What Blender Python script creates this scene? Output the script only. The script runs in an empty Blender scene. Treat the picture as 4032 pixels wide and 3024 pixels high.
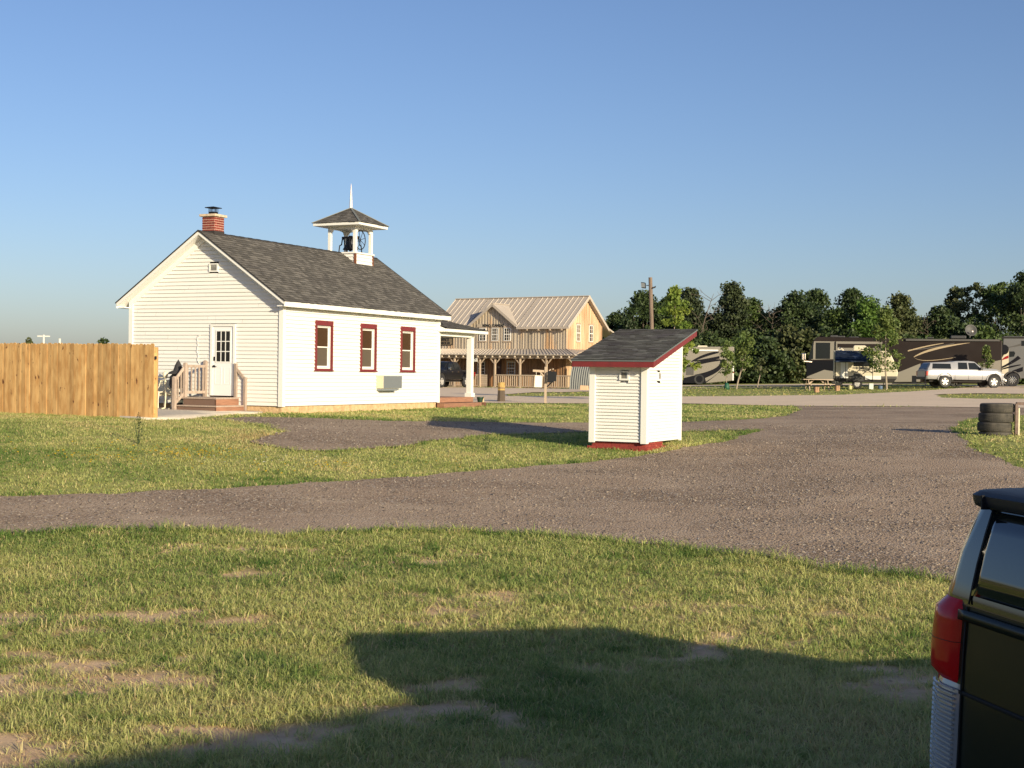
import bpy, math, random
import numpy as np
from mathutils import Vector, Matrix
from mathutils.geometry import delaunay_2d_cdt
R=math.radians; PI=math.pi
rnd=random.Random(7); nr=np.random.RandomState(11)
sc=bpy.context.scene; COL=sc.collection
# ---------------- camera, sky, sun, exposure ----------------
EYE=2.5
F_PX=5400.0
cam=bpy.data.cameras.new('camera'); cam.sensor_width=36; cam.lens=F_PX/4032*36; cam.clip_start=.1; cam.clip_end=3000
co=bpy.data.objects.new('camera',cam); COL.objects.link(co); sc.camera=co
roll=math.atan(.0135); pit=math.atan(42*math.cos(roll)/F_PX)
r0=Vector((1,0,0)); u0=Vector((0,math.sin(pit),math.cos(pit))); f0=Vector((0,math.cos(pit),-math.sin(pit)))
cr=r0*math.cos(roll)+u0*math.sin(roll); cu=u0*math.cos(roll)-r0*math.sin(roll)
M=Matrix((( cr.x,cu.x,-f0.x,0),(cr.y,cu.y,-f0.y,0),(cr.z,cu.z,-f0.z,EYE),(0,0,0,1)))
co.matrix_world=M
SUN_EL=R(15.2); SUN_AZ=R(33.8)      # light travels forward and to the left
w=bpy.data.worlds.new('World'); sc.world=w; w.use_nodes=True
nt=w.node_tree; bg=nt.nodes['Background']; sky=nt.nodes.new('ShaderNodeTexSky'); sky.sky_type='NISHITA'; sky.sun_disc=False
sky.sun_elevation=SUN_EL; sky.sun_rotation=PI-SUN_AZ; sky.air_density=1.0; sky.dust_density=1.2; sky.ozone_density=3.5; sky.altitude=300
tint=nt.nodes.new('ShaderNodeMix'); tint.data_type='RGBA'; tint.blend_type='MULTIPLY'; tint.inputs[0].default_value=1; tint.inputs[7].default_value=(.94,.875,.955,1)  # camera white balance
nt.links.new(sky.outputs[0],tint.inputs[6]); nt.links.new(tint.outputs[2],bg.inputs[0]); bg.inputs[1].default_value=.101
sl=bpy.data.lights.new('sun','SUN'); sl.energy=5.0; sl.angle=R(.55); sl.color=(1,.86,.60)
so=bpy.data.objects.new('sun',sl); COL.objects.link(so)
L=Vector((-math.sin(SUN_AZ)*math.cos(SUN_EL),math.cos(SUN_AZ)*math.cos(SUN_EL),-math.sin(SUN_EL)))
so.rotation_euler=L.to_track_quat('-Z','Y').to_euler(); so.location=(20,-20,20)
sc.view_settings.view_transform='Standard'; sc.view_settings.look='None'; sc.view_settings.exposure=.45; sc.view_settings.gamma=1
sc.render.engine='CYCLES'; sc.render.resolution_x=1024; sc.render.resolution_y=768
# ---------------- terrain height ----------------
TY=[-60,10,12,17,22,27,31,35,39.5,48,60,80,95,130,900]
TX=[-9,0,3,11,35]
TZ=np.array([[0,0,0,0,0],[0,0,0,0,0],[0.02,0.02,0.0,0.0,0],[.25,.15,.12,.12,.2],[.6,.35,.33,.45,.6],[1.0,.6,.6,.85,1.0],
[1.25,.85,.85,1.12,1.2],[1.28,1.0,1.0,1.15,1.3],[1.28,1.12,1.12,1.2,1.4],[1.28,1.25,1.25,1.3,1.5],
[1.30,1.3,1.3,1.38,1.65],[1.33,1.35,1.35,1.45,1.9],[1.35,1.38,1.38,1.5,2.0],[1.35,1.4,1.4,1.55,2.1],[1.35,1.4,1.4,1.55,2.1]])
TYa=np.array(TY,float); TXa=np.array(TX,float)
def Hn(x,y):
    x=np.asarray(x,float); y=np.asarray(y,float)
    i=np.clip(np.searchsorted(TYa,y)-1,0,len(TY)-2); t=np.clip((y-TYa[i])/(TYa[i+1]-TYa[i]),0,1)
    j=np.clip(np.searchsorted(TXa,x)-1,0,len(TX)-2); s=np.clip((x-TXa[j])/(TXa[j+1]-TXa[j]),0,1)
    return (TZ[i,j]*(1-s)+TZ[i,j+1]*s)*(1-t)+(TZ[i+1,j]*(1-s)+TZ[i+1,j+1]*s)*t
def H(x,y): return float(Hn(x,y))
# smooth value noise for placement
_g=nr.rand(256,256)
def vn(x,y,s):
    x=np.asarray(x)*s+100; y=np.asarray(y)*s+100
    xi=np.floor(x).astype(int); yi=np.floor(y).astype(int); fx=x-xi; fy=y-yi; fx=fx*fx*(3-2*fx); fy=fy*fy*(3-2*fy)
    a=_g[xi%256,yi%256]; b=_g[(xi+1)%256,yi%256]; c=_g[xi%256,(yi+1)%256]; d=_g[(xi+1)%256,(yi+1)%256]
    return (a*(1-fx)+b*fx)*(1-fy)+(c*(1-fx)+d*fx)*fy
# ---------------- object helpers ----------------
def tag(o,label=None,cat=None,group=None,kind=None):
    if label: o['label']=label
    if cat: o['category']=cat
    if group: o['group']=group
    if kind: o['kind']=kind
    return o
def thing(name,label,cat,loc=(0,0,0),rz=0,group=None):
    o=bpy.data.objects.new(name,None); o.empty_display_size=.3; COL.objects.link(o); o.location=loc; o.rotation_euler=(0,0,rz)
    return tag(o,label,cat,group)
def copy_tree(o,parent=None):
    c=o.copy(); COL.objects.link(c); c.parent=parent
    for ch in list(o.children): copy_tree(ch,c)
    return c
class MB:
    def __init__(s): s.v=[];s.f=[];s.m=[];s.c=[]
    def face(s,pts,m=0,c=None):
        n=len(s.v); s.v+= [tuple(p) for p in pts]; s.f.append(tuple(range(n,n+len(pts)))); s.m.append(m); s.c.append(rnd.random() if c is None else c)
    def add(s,vs,fs,m=0,c=None):
        n=len(s.v); s.v+=[tuple(p) for p in vs]; cc=rnd.random() if c is None else c
        for f in fs: s.f.append(tuple(i+n for i in f)); s.m.append(m); s.c.append(cc)
    def hexa(s,p,m=0,c=None): # 8 pts: bottom 4 ccw, top 4 ccw
        s.add(p,[(3,2,1,0),(4,5,6,7),(0,1,5,4),(1,2,6,5),(2,3,7,6),(3,0,4,7)],m,c)
    def box(s,a,b,m=0,c=None):
        x0,y0,z0=[min(a[i],b[i]) for i in range(3)]; x1,y1,z1=[max(a[i],b[i]) for i in range(3)]
        s.hexa([(x0,y0,z0),(x1,y0,z0),(x1,y1,z0),(x0,y1,z0),(x0,y0,z1),(x1,y0,z1),(x1,y1,z1),(x0,y1,z1)],m,c)
    def bar(s,p,q,w,h=None,m=0,c=None,up=(0,0,1)): # rectangular bar from p to q
        h=h or w; p=Vector(p);q=Vector(q); d=(q-p).normalized(); u=Vector(up)
        if abs(d.dot(u))>.98: u=Vector((1,0,0))
        a=d.cross(u).normalized(); b=a.cross(d); a=a*w/2; b=b*h/2
        s.hexa([p-a-b,p+a-b,p+a+b,p-a+b,q-a-b,q+a-b,q+a+b,q-a+b],m,c)
    def tube(s,pts,rs,n=8,m=0,c=None,cap=True):
        pts=[Vector(p) for p in pts]; 
        if not hasattr(rs,'__len__'): rs=[rs]*len(pts)
        vs=[];fs=[]; ref=None
        for i,p in enumerate(pts):
            d=(pts[min(i+1,len(pts)-1)]-pts[max(i-1,0)]).normalized()
            if ref is None: ref=Vector((1,0,0)) if abs(d.x)<.8 else Vector((0,1,0))
            a=d.cross(ref).normalized(); b=d.cross(a).normalized(); ref=b.cross(d) if False else ref
            for k in range(n):
                t=2*PI*k/n; vs.append(p+(a*math.cos(t)+b*math.sin(t))*rs[i])
        for i in range(len(pts)-1):
            for k in range(n):
                k2=(k+1)%n; fs.append((i*n+k,i*n+k2,(i+1)*n+k2,(i+1)*n+k))
        if cap: fs.append(tuple(range(n-1,-1,-1))); fs.append(tuple((len(pts)-1)*n+k for k in range(n)))
        s.add(vs,fs,m,c)
    def lathe(s,prof,n=24,o=(0,0,0),axis='z',m=0,c=None,closed=False):
        vs=[];fs=[]
        for (r,z) in prof:
            for k in range(n):
                t=2*PI*k/n; x,y=r*math.cos(t),r*math.sin(t)
                p={'z':(x,y,z),'y':(x,z,y),'x':(z,x,y)}[axis]; vs.append((p[0]+o[0],p[1]+o[1],p[2]+o[2]))
        N=len(prof)
        for i in range(N if closed else N-1):
            j=(i+1)%N
            for k in range(n):
                k2=(k+1)%n; fs.append((i*n+k,i*n+k2,j*n+k2,j*n+k))
        s.add(vs,fs,m,c)
    def prism(s,poly,a,b,f=None,m=0,c=None): # poly in 2D (p,q); extruded from a to b; f maps (p,q,t)->xyz
        f=f or (lambda p,q,t:(p,t,q)); n=len(poly)
        vs=[f(p,q,a) for p,q in poly]+[f(p,q,b) for p,q in poly]
        s.add(vs,[tuple(range(n)),tuple(range(2*n-1,n-1,-1))]+[(i,i+n,(i+1)%n+n,(i+1)%n) for i in range(n)],m,c)
    def build(s,name,mats,parent=None,smooth=False,angle=None,bevel=0,fix=True):
        me=bpy.data.meshes.new(name); me.from_pydata(s.v,[],s.f); 
        if not isinstance(mats,(list,tuple)): mats=[mats]
        for mm in mats: me.materials.append(mm)
        me.polygons.foreach_set('material_index',s.m)
        at=me.attributes.new('var','FLOAT','FACE'); at.data.foreach_set('value',s.c)
        if fix and len(s.f)<60000:
            import bmesh
            bm=bmesh.new(); bm.from_mesh(me)
            if smooth: bmesh.ops.remove_doubles(bm,verts=bm.verts,dist=.0005)
            bmesh.ops.recalc_face_normals(bm,faces=bm.faces); bm.to_mesh(me); bm.free()
        if smooth:
            me.polygons.foreach_set('use_smooth',[True]*len(me.polygons))
            if angle: me.set_sharp_from_angle(angle=R(angle))
        me.update()
        o=bpy.data.objects.new(name,me); COL.objects.link(o)
        if parent: o.parent=parent
        if bevel:
            b=o.modifiers.new('bevel','BEVEL'); b.width=bevel; b.segments=2; b.limit_method='ANGLE'
        return o
# ---------------- materials ----------------
def mat(name,col,rough=.6,vamt=0,n=None,bump=None,metal=0,spec=.5,coat=0,stretch=None,n2=None,trans=0,hue=0,col2=None):
    m=bpy.data.materials.new(name); m.use_nodes=True; t=m.node_tree; N=t.nodes; K=t.links; b=N['Principled BSDF']
    b.inputs['Roughness'].default_value=rough; b.inputs['Metallic'].default_value=metal; b.inputs['Specular IOR Level'].default_value=spec
    if coat: b.inputs['Coat Weight'].default_value=coat; b.inputs['Coat Roughness'].default_value=.05
    tc=N.new('ShaderNodeTexCoord'); vec=tc.outputs['Object']
    if stretch:
        mp=N.new('ShaderNodeMapping'); mp.inputs['Scale'].default_value=stretch; K.new(vec,mp.inputs[0]); vec=mp.outputs[0]
    rgb=N.new('ShaderNodeRGB'); rgb.outputs[0].default_value=(*col,1); cur=rgb.outputs[0]
    def mix(a,bc,fac):
        x=N.new('ShaderNodeMix'); x.data_type='RGBA'; K.new(a,x.inputs[6])
        if hasattr(bc,'links'): K.new(bc,x.inputs[7])
        else: x.inputs[7].default_value=(*bc,1)
        if hasattr(fac,'links'): K.new(fac,x.inputs[0])
        else: x.inputs[0].default_value=fac
        return x.outputs[2]
    def noise(scale,lo,hi,det=4):
        x=N.new('ShaderNodeTexNoise'); x.inputs['Scale'].default_value=scale; x.inputs['Detail'].default_value=det; K.new(vec,x.inputs['Vector'])
        r=N.new('ShaderNodeMapRange'); r.inputs[1].default_value=lo; r.inputs[2].default_value=hi; K.new(x.outputs['Fac'],r.inputs[0]); return r.outputs[0],x.outputs['Fac']
    if col2:
        a=N.new('ShaderNodeAttribute'); a.attribute_name='var'; cur=mix(cur,col2,a.outputs['Fac'])
    for q in (n,n2):
        if q: f,_=noise(q[0],q[1],q[2]); cur=mix(cur,q[3],f)
    if vamt:
        a=N.new('ShaderNodeAttribute'); a.attribute_name='var'
        mr=N.new('ShaderNodeMapRange'); mr.inputs[3].default_value=1-vamt; mr.inputs[4].default_value=1+vamt; K.new(a.outputs['Fac'],mr.inputs[0])
        h=N.new('ShaderNodeHueSaturation'); K.new(mr.outputs[0],h.inputs['Value']); K.new(cur,h.inputs['Color'])
        cur=h.outputs[0]
    K.new(cur,b.inputs['Base Color'])
    if bump:
        x=N.new('ShaderNodeTexNoise'); x.inputs['Scale'].default_value=bump[0]; x.inputs['Detail'].default_value=5; K.new(vec,x.inputs['Vector'])
        bu=N.new('ShaderNodeBump'); bu.inputs['Distance'].default_value=bump[1]; bu.inputs['Strength'].default_value=bump[2] if len(bump)>2 else 1; K.new(x.outputs['Fac'],bu.inputs['Height']); K.new(bu.outputs[0],b.inputs['Normal'])
    if trans:
        tr=N.new('ShaderNodeBsdfTranslucent'); K.new(cur,tr.inputs[0]); ms=N.new('ShaderNodeMixShader'); ms.inputs[0].default_value=trans
        K.new(b.outputs[0],ms.inputs[1]); K.new(tr.outputs[0],ms.inputs[2]); K.new(ms.outputs[0],N['Material Output'].inputs[0])
    return m
white=mat('white_paint',(.74,.73,.695),.6,vamt=.015,n=(2.5,.58,.8,(.74,.72,.66)),n2=(38,.74,.78,(.45,.40,.33)),bump=(30,.001))
whitetrim=mat('white_trim',(.76,.75,.71),.5,bump=(30,.001))
redpaint=mat('red_paint',(.175,.025,.026),.45,n=(6,.5,.7,(.14,.024,.024)),bump=(40,.001))
shingle=mat('grey_shingle',(.125,.115,.10),.95,vamt=.38,n=(1.2,.4,.65,(.11,.10,.088)),bump=(180,.004))
shingle2=mat('grey_green_shingle',(.155,.155,.135),.95,vamt=.38,n=(2,.4,.65,(.085,.075,.08)),bump=(180,.004))
darkedge=mat('dark_shingle_edge',(.022,.02,.019),.9)
foundm=mat('yellow_stone',(.60,.42,.24),.85,n=(5,.45,.6,(.48,.33,.18)),bump=(14,.03))
brick=mat('red_brick',(.20,.035,.025),.85,vamt=.25,bump=(60,.003)); mortar=mat('mortar',(.55,.36,.28),.9,bump=(60,.003))
concrete=mat('concrete',(.62,.54,.44),.9,n=(6,.4,.6,(.55,.48,.39)),bump=(40,.004))
blackm=mat('black_metal',(.010,.011,.014),.5,spec=.2); darkiron=mat('dark_iron',(.02,.022,.03),.5,metal=.5)
glassd=mat('dark_glass',(.02,.020,.020),.12,spec=.3); blind=mat('brown_blind',(.055,.028,.012),.8,bump=(50,.002),stretch=(1,1,12),spec=.2); screen=mat('window_screen',(.10,.08,.06),.9,spec=.1)
greydoor=mat('white_door_paint',(.78,.78,.78),.4)
pine=mat('weathered_rail',(.42,.33,.27),.8,vamt=.12,n=(4,.4,.65,(.32,.25,.20)),bump=(60,.003),stretch=(6,6,1))
redwood=mat('deck_and_lit_step',(.33,.165,.10),.8,vamt=.15,n=(3,.4,.65,(.24,.12,.075)),bump=(40,.002),stretch=(1,1,8))
brownwood=mat('brown_step',(.16,.10,.075),.75,vamt=.15,bump=(40,.002),stretch=(1,1,8))
acgrey=mat('grille_grey',(.25,.27,.29),.5,metal=.3); beige=mat('beige_metal',(.62,.56,.40),.5)
cedar=mat('cedar_fence',(.58,.36,.15),.8,vamt=.20,n=(1.6,.38,.64,(.44,.24,.085)),n2=(2.6,.655,.69,(.13,.05,.018)),bump=(30,.003),stretch=(5,5,1.6))
# ================= GROUND =================
def groundmat():
    m=bpy.data.materials.new('soil_and_turf'); m.use_nodes=True; t=m.node_tree; N=t.nodes; K=t.links; b=N['Principled BSDF']
    b.inputs['Roughness'].default_value=.95; b.inputs['Specular IOR Level'].default_value=.1
    tc=N.new('ShaderNodeTexCoord')
    def noise(s,lo,hi,det=5,rough=.6):
        x=N.new('ShaderNodeTexNoise'); x.inputs['Scale'].default_value=s; x.inputs['Detail'].default_value=det; x.inputs['Roughness'].default_value=rough; K.new(tc.outputs['Object'],x.inputs['Vector'])
        r=N.new('ShaderNodeMapRange'); r.inputs[1].default_value=lo; r.inputs[2].default_value=hi; K.new(x.outputs['Fac'],r.inputs[0]); return r.outputs[0],x
    def mix(a,c,f):
        x=N.new('ShaderNodeMix'); x.data_type='RGBA'
        for s,v in ((6,a),(7,c)):
            if hasattr(v,'links'): K.new(v,x.inputs[s])
            else: x.inputs[s].default_value=(*v,1)
        K.new(f,x.inputs[0]); return x.outputs[2]
    def mth(o,a,b_):
        r=N.new('ShaderNodeMapRange'); r.inputs[1].default_value=a; r.inputs[2].default_value=b_; K.new(o,r.inputs[0]); return r.outputs[0]
    n1,_=noise(1.1,.4,.65); n2,_=noise(9,.35,.7); n3,x3=noise(60,.3,.7); n4,_=noise(.12,.35,.65)
    soil=mix(mix((.70,.47,.29),(.54,.35,.20),n2),(.78,.56,.36),n1)
    grass=mix(mix((.33,.35,.10),(.21,.25,.06),n2),(.42,.37,.15),n1); grass=mix(grass,(.34,.34,.11),n4)
    at=N.new('ShaderNodeAttribute'); at.attribute_name='turf'
    n7,_=noise(26,.38,.62); th_=mix((.26,.25,.085),(.44,.33,.15),n7); col=mix(mix(soil,th_,mth(at.outputs['Fac'],0,.5)),grass,mth(at.outputs['Fac'],.5,1)); K.new(col,b.inputs['Base Color'])
    bu=N.new('ShaderNodeBump'); bu.inputs['Distance'].default_value=.012; K.new(x3.outputs['Fac'],bu.inputs['Height']); K.new(bu.outputs[0],b.inputs['Normal'])
    return m
def gravelmat(name,c1,c2,c3,big=(.5,.45,.38),dark=.40,bd=.014,sc_=30):
    m=bpy.data.materials.new(name); m.use_nodes=True; t=m.node_tree; N=t.nodes; K=t.links; b=N['Principled BSDF']
    b.inputs['Roughness'].default_value=.95; b.inputs['Specular IOR Level'].default_value=.15
    tc=N.new('ShaderNodeTexCoord')
    def mix(a,c,f):
        x=N.new('ShaderNodeMix'); x.data_type='RGBA'
        for s,v in ((6,a),(7,c)):
            if hasattr(v,'links'): K.new(v,x.inputs[s])
            else: x.inputs[s].default_value=(*v,1)
        K.new(f,x.inputs[0]); return x.outputs[2]
    def rng(o,lo,hi):
        r=N.new('ShaderNodeMapRange'); r.inputs[1].default_value=lo; r.inputs[2].default_value=hi; K.new(o,r.inputs[0]); return r.outputs[0]
    v=N.new('ShaderNodeTexVoronoi'); v.inputs['Scale'].default_value=sc_; K.new(tc.outputs['Object'],v.inputs['Vector'])
    sep=N.new('ShaderNodeSeparateColor'); K.new(v.outputs['Color'],sep.inputs[0])
    n=N.new('ShaderNodeTexNoise'); n.inputs['Scale'].default_value=.35; n.inputs['Detail'].default_value=6; K.new(tc.outputs['Object'],n.inputs['Vector'])
    mp=N.new('ShaderNodeMapping'); mp.inputs['Scale'].default_value=(.7,1.1,1); mp.inputs['Rotation'].default_value=(0,0,R(-30)); K.new(tc.outputs['Object'],mp.inputs[0])
    n5=N.new('ShaderNodeTexNoise'); n5.inputs['Scale'].default_value=1.0; n5.inputs['Detail'].default_value=4; K.new(mp.outputs[0],n5.inputs['Vector'])
    base=mix(c1,c2,rng(n.outputs['Fac'],.4,.62)); base=mix(base,c3,rng(n5.outputs['Fac'],.48,.68))
    n6=N.new('ShaderNodeTexNoise'); n6.inputs['Scale'].default_value=.45; n6.inputs['Detail'].default_value=5; K.new(mp.outputs[0],n6.inputs['Vector']); patch=rng(n6.outputs['Fac'],.42,.62)
    def mul(a,b_,lo=.0):
        q=N.new('ShaderNodeMath'); q.operation='MULTIPLY'; K.new(a,q.inputs[0]); r=N.new('ShaderNodeMapRange'); r.inputs[3].default_value=lo; K.new(b_,r.inputs[0]); K.new(r.outputs[0],q.inputs[1]); return q.outputs[0]
    base=mix(base,tuple(x*(.72+.28*dark) for x in c1),mul(patch,patch))
    st=mix(base,big,mul(rng(sep.outputs[0],.84,.97),patch,.35)); st=mix(st,tuple(x*dark for x in c1),mul(rng(sep.outputs[1],.62,.95),patch,.25))
    K.new(st,b.inputs['Base Color'])
    bu=N.new('ShaderNodeBump'); bu.inputs['Distance'].default_value=bd; bu.invert=True; K.new(v.outputs['Distance'],bu.inputs['Height']); K.new(bu.outputs[0],b.inputs['Normal'])
    return m
soilm=groundmat()
drivem=gravelmat('brown_gravel',(.375,.272,.19),(.42,.312,.222),(.465,.352,.252),(.60,.52,.43))
roadm=gravelmat('pale_gravel',(.80,.62,.44),(.84,.66,.48),(.74,.57,.40),(.85,.75,.6),.85,.004)
def sheet(name,poly,holes,m,dz,step,jag=.0,skirt=True,turf=None):
    def dens(p,jag):
        out=[]; n=len(p)
        for i in range(n):
            a=Vector(p[i]); b=Vector(p[(i+1)%n]); d=(b-a).length; k=max(1,int(d/step*2.5))
            k=min(k,200)
            for j in range(k):
                q=a.lerp(b,j/k); 
                if jag: q=q+Vector((float(vn(q.x,q.y,2.3))-.5+ .5*(float(vn(q.x,q.y,7.))-.5), float(vn(q.x+50,q.y,2.3))-.5+ .5*(float(vn(q.x+9,q.y,7.))-.5)))*jag
                out.append(q)
        return out
    V=[];Ed=[]; P=[dens(p,jag) for p in [poly]+holes]
    for p in P:
        n=len(V); V+=p; Ed+=[(n+i,n+(i+1)%len(p)) for i in range(len(p))]
    xs=[p.x for p in P[0]]; ys=[p.y for p in P[0]]
    y=min(ys)
    while y<max(ys):
        st=step*max(1,(y-10)/20) if step<3 else step
        x=min(xs)
        while x<max(xs): V.append(Vector((x+st*.2*math.sin(y*9),y))); x+=st
        y+=st
    vs,es,fs,_,_,_=delaunay_2d_cdt(V,Ed,[],0,1e-4)
    C=np.array([[sum(vs[i].x for i in f)/3,sum(vs[i].y for i in f)/3] for f in fs])
    keep=inpoly(C,[(q.x,q.y) for q in P[0]])
    for h in P[1:]: keep&=~inpoly(C,[(q.x,q.y) for q in h])
    fs=[f for f,k in zip(fs,keep) if k]
    zz=Hn([q.x for q in vs],[q.y for q in vs])+dz
    used=sorted({i for f in fs for i in f}); mp={u:i for i,u in enumerate(used)}
    me=bpy.data.meshes.new(name); me.from_pydata([(vs[u].x,vs[u].y,float(zz[u])) for u in used],[],[tuple(mp[i] for i in f) for f in fs])
    me.materials.append(m); o=bpy.data.objects.new(name,me); COL.objects.link(o); tag(o,kind='structure')
    me.polygons.foreach_set('use_smooth',[True]*len(me.polygons))
    if sum(p.normal.z for p in me.polygons)<0: me.flip_normals()
    return o,P
def inpoly(P,poly):
    x=P[:,0];y=P[:,1]; r=np.zeros(len(P),bool); n=len(poly); pa=np.array(poly)
    for i in range(n):
        x1,y1=pa[i-1]; x2,y2=pa[i]
        if y1==y2: continue
        c=((y1>y)!=(y2>y)) & (x<(x2-x1)*(y-y1)/(y2-y1)+x1); r^=c
    return r
# bare-dirt pattern of the near turf
BTH=1.03
def bare_p(x,y): return .7*vn(x+3,y*1.5,.8)+.50*vn(x,y*1.5,2.9)+.32*vn(x,y*1.3,6.5)+.12*np.clip((-1.0-x)/3,0,1)*np.clip((14.5-y)/3,0,1)-.05
# ground sheet
gx=np.concatenate([[-900,-500,-250,-120,-60,-35],np.arange(-24,-10,1.0),np.arange(-10,10,.25),np.arange(10,40.1,1.0),[55,80,120,200,350,600,900]]); gy=np.concatenate([[-400,-150,-60,-30],np.arange(-15,6,3),np.arange(6,20,.25),np.arange(20,62,.75),np.arange(62,140,3),[160,200,260,350,500,700,1000]])
GX,GY=np.meshgrid(gx,gy); GZ=Hn(GX,GY)
me=bpy.data.meshes.new('ground'); nx=len(gx); ny=len(gy)
fs=[(j*nx+i,j*nx+i+1,(j+1)*nx+i+1,(j+1)*nx+i) for j in range(ny-1) for i in range(nx-1)]
me.from_pydata(np.stack([GX.ravel(),GY.ravel(),GZ.ravel()],1).tolist(),[],fs); me.materials.append(soilm)
a=me.attributes.new('turf','FLOAT','POINT'); tv=np.where(GY.ravel()>18.5,1.0,.48*np.clip((BTH-bare_p(GX.ravel(),GY.ravel()))/.10+.2,0,1)); a.data.foreach_set('value',tv.astype(np.float32))
me.polygons.foreach_set('use_smooth',[True]*len(me.polygons))
go=bpy.data.objects.new('ground',me); COL.objects.link(go); tag(go,kind='structure')
NEAR=[(-30,16.0),(-14,16.6),(-9,17.2),(-6.68,17.96),(-5.86,18.50),(-4.55,18.78),(-3.12,18.56),(-1.82,19.30),(0.33,19.18),(2.04,18.56),(3.27,17.74),(4.32,16.71),(5.26,16.26),(5.88,15.64),(7.5,14.6),(11,13.5),(25,12)]
FAR=[(-30,16.8),(-16,18.6),(-11,19.8),(-7.79,20.92),(-6.09,21.76),(-4.30,22.96),(-2.33,24.60),(-0.06,27.00),(2.06,28.67),(3.52,30.26),(5.01,32.32),(6.27,35.04),(6.53,36.11)]
LT=[(4.34,35.35),(2.05,35.1),(-0.52,33.91),(-1.80,30.99),(-2.52,29.45),(-3.73,28.24),(-4.40,27.99),(-5.38,28.67),(-5.51,29.36),(-5.16,31.08),(-5.9,33.0),(-7.08,34.2),(-7.6,34.9),(-6.9,36.6)]
UP=[(-6.0,37.0),(-5.28,37.5),(-3.54,37.21),(-0.81,38.45),(2.29,39.15),(4.90,39.74),(7.16,41.32),(8.85,44.01),(10.28,48.87),(11.0,53.4)]
RL=[(22.5,53.0),(19,48.5),(17.05,45.62),(14.70,42.96),(13.76,41.57),(11.84,36.76),(10.77,33.20),(10.12,30.35),(10.04,28.75),(9.87,26.36),(9.46,22.28),(10.5,19),(25,17)]
drive=NEAR+RL[::-1][0:]+UP[::-1]+LT[::-1]+FAR[::-1][0:]
drive=NEAR+RL[::-1]+[(11.0,54.0)]+UP[::-1]+LT[::-1]+FAR[::-1]
od,DP=sheet('gravel_driveway',drive,[],drivem,.02,.6,.26)
LAWN_HOLE=[(-0.35,73.89),(1.28,81.82),(5.07,87.13),(12.16,98.82),(21.19,104.5),(29.61,102.9),(33.74,101.8),(32.87,96.77),(23.31,81.33),(17.68,74.34),(13.23,72.58),(8.70,70.65),(4.12,70.65),(-0.20,68.97)]
STRIP2=[(21.20,67.95),(23.07,74.79),(26.10,76.83),(28.10,75.24),(38,78),(38,66),(24.56,65.75),(22.34,65.75)]
ROADB=[(-60,54.5),(-8,54.5),(-0.85,54.8),(3.25,56.0),(6.95,56.6),(11.0,54.0),(14.8,53.8),(19.5,52.6),(60,52),(60,130),(36,106),(30,104.5),(21,106),(12,100.5),(5.07,100),(-4,104),(-60,104)]
orr,RP=sheet('gravel_road',ROADB,[LAWN_HOLE,STRIP2],roadm,.035,2.0,.3)
PADS=[(10,113),(30,112),(36,121),(12,121)]
sheet('gravel_pad',PADS,[],roadm,.03,3,.2)
DPOLY=[(q.x,q.y) for q in DP[0]]; RPOLY=[(q.x,q.y) for q in RP[0]]
S_O=Vector((-6.626,39.5,1.463)); S_TH=R(25.6)
Su=Vector((math.sin(S_TH),math.cos(S_TH),0)); Sv=Vector((-math.cos(S_TH),math.sin(S_TH),0))
def sw(a,b): p=S_O+Su*a+Sv*b; return (p.x,p.y)
PATIO=[(-8.8,33.05),(-8.2,33.5),(-7.95,35.3),(-7.83,37.6),(-7.2,39.2),sw(.1,.7),sw(.1,9),sw(-3.3,9),(-10.5,34.6)]
po_,_p=sheet('patio',PATIO,[],concrete,.05,1.0,0); so_=po_.modifiers.new('slab','SOLIDIFY'); so_.thickness=.12; so_.offset=-1
SHOUSE=[sw(0,0),sw(9.3,0),sw(9.3,5.6),sw(0,5.6)]
# ---------------- gravel stones ----------------
def stones(name,n,x0,x1,y0,y1,dens,size,m,seedoff=0):
    x=nr.uniform(x0,x1,n); y=y0+(y1-y0)*nr.rand(n)**1.3
    P=np.stack([x,y],1); k=inpoly(P,DPOLY)&(vn(x,y,.45)+.35*nr.rand(n)>dens)&(np.abs(x)<.43*y+1); x=x[k];y=y[k]; n=len(x)
    z=Hn(x,y)+.022; s=size*(.5+nr.rand(n)**3*1.5)
    base=np.array([[1,0,0],[-.5,.87,0],[-.5,-.87,0],[.1,.1,.75],[0,0,-.3]])
    th=nr.rand(n)*6.28; c=np.cos(th)[:,None]; sn=np.sin(th)[:,None]; j=nr.uniform(.6,1.3,(n,5,3)); B=base[None]*j*s[:,None,None]
    X=B[:,:,0]*c-B[:,:,1]*sn+x[:,None]; Y=B[:,:,0]*sn+B[:,:,1]*c+y[:,None]; Z=B[:,:,2]+z[:,None]
    V=np.stack([X,Y,Z],2).reshape(-1,3); F=np.array([[0,1,3],[1,2,3],[2,0,3]]); F=(F[None]+np.arange(n)[:,None,None]*5).reshape(-1,3)
    return fastmesh(name,V,F,3,m,np.repeat(nr.rand(n),3))
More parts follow.
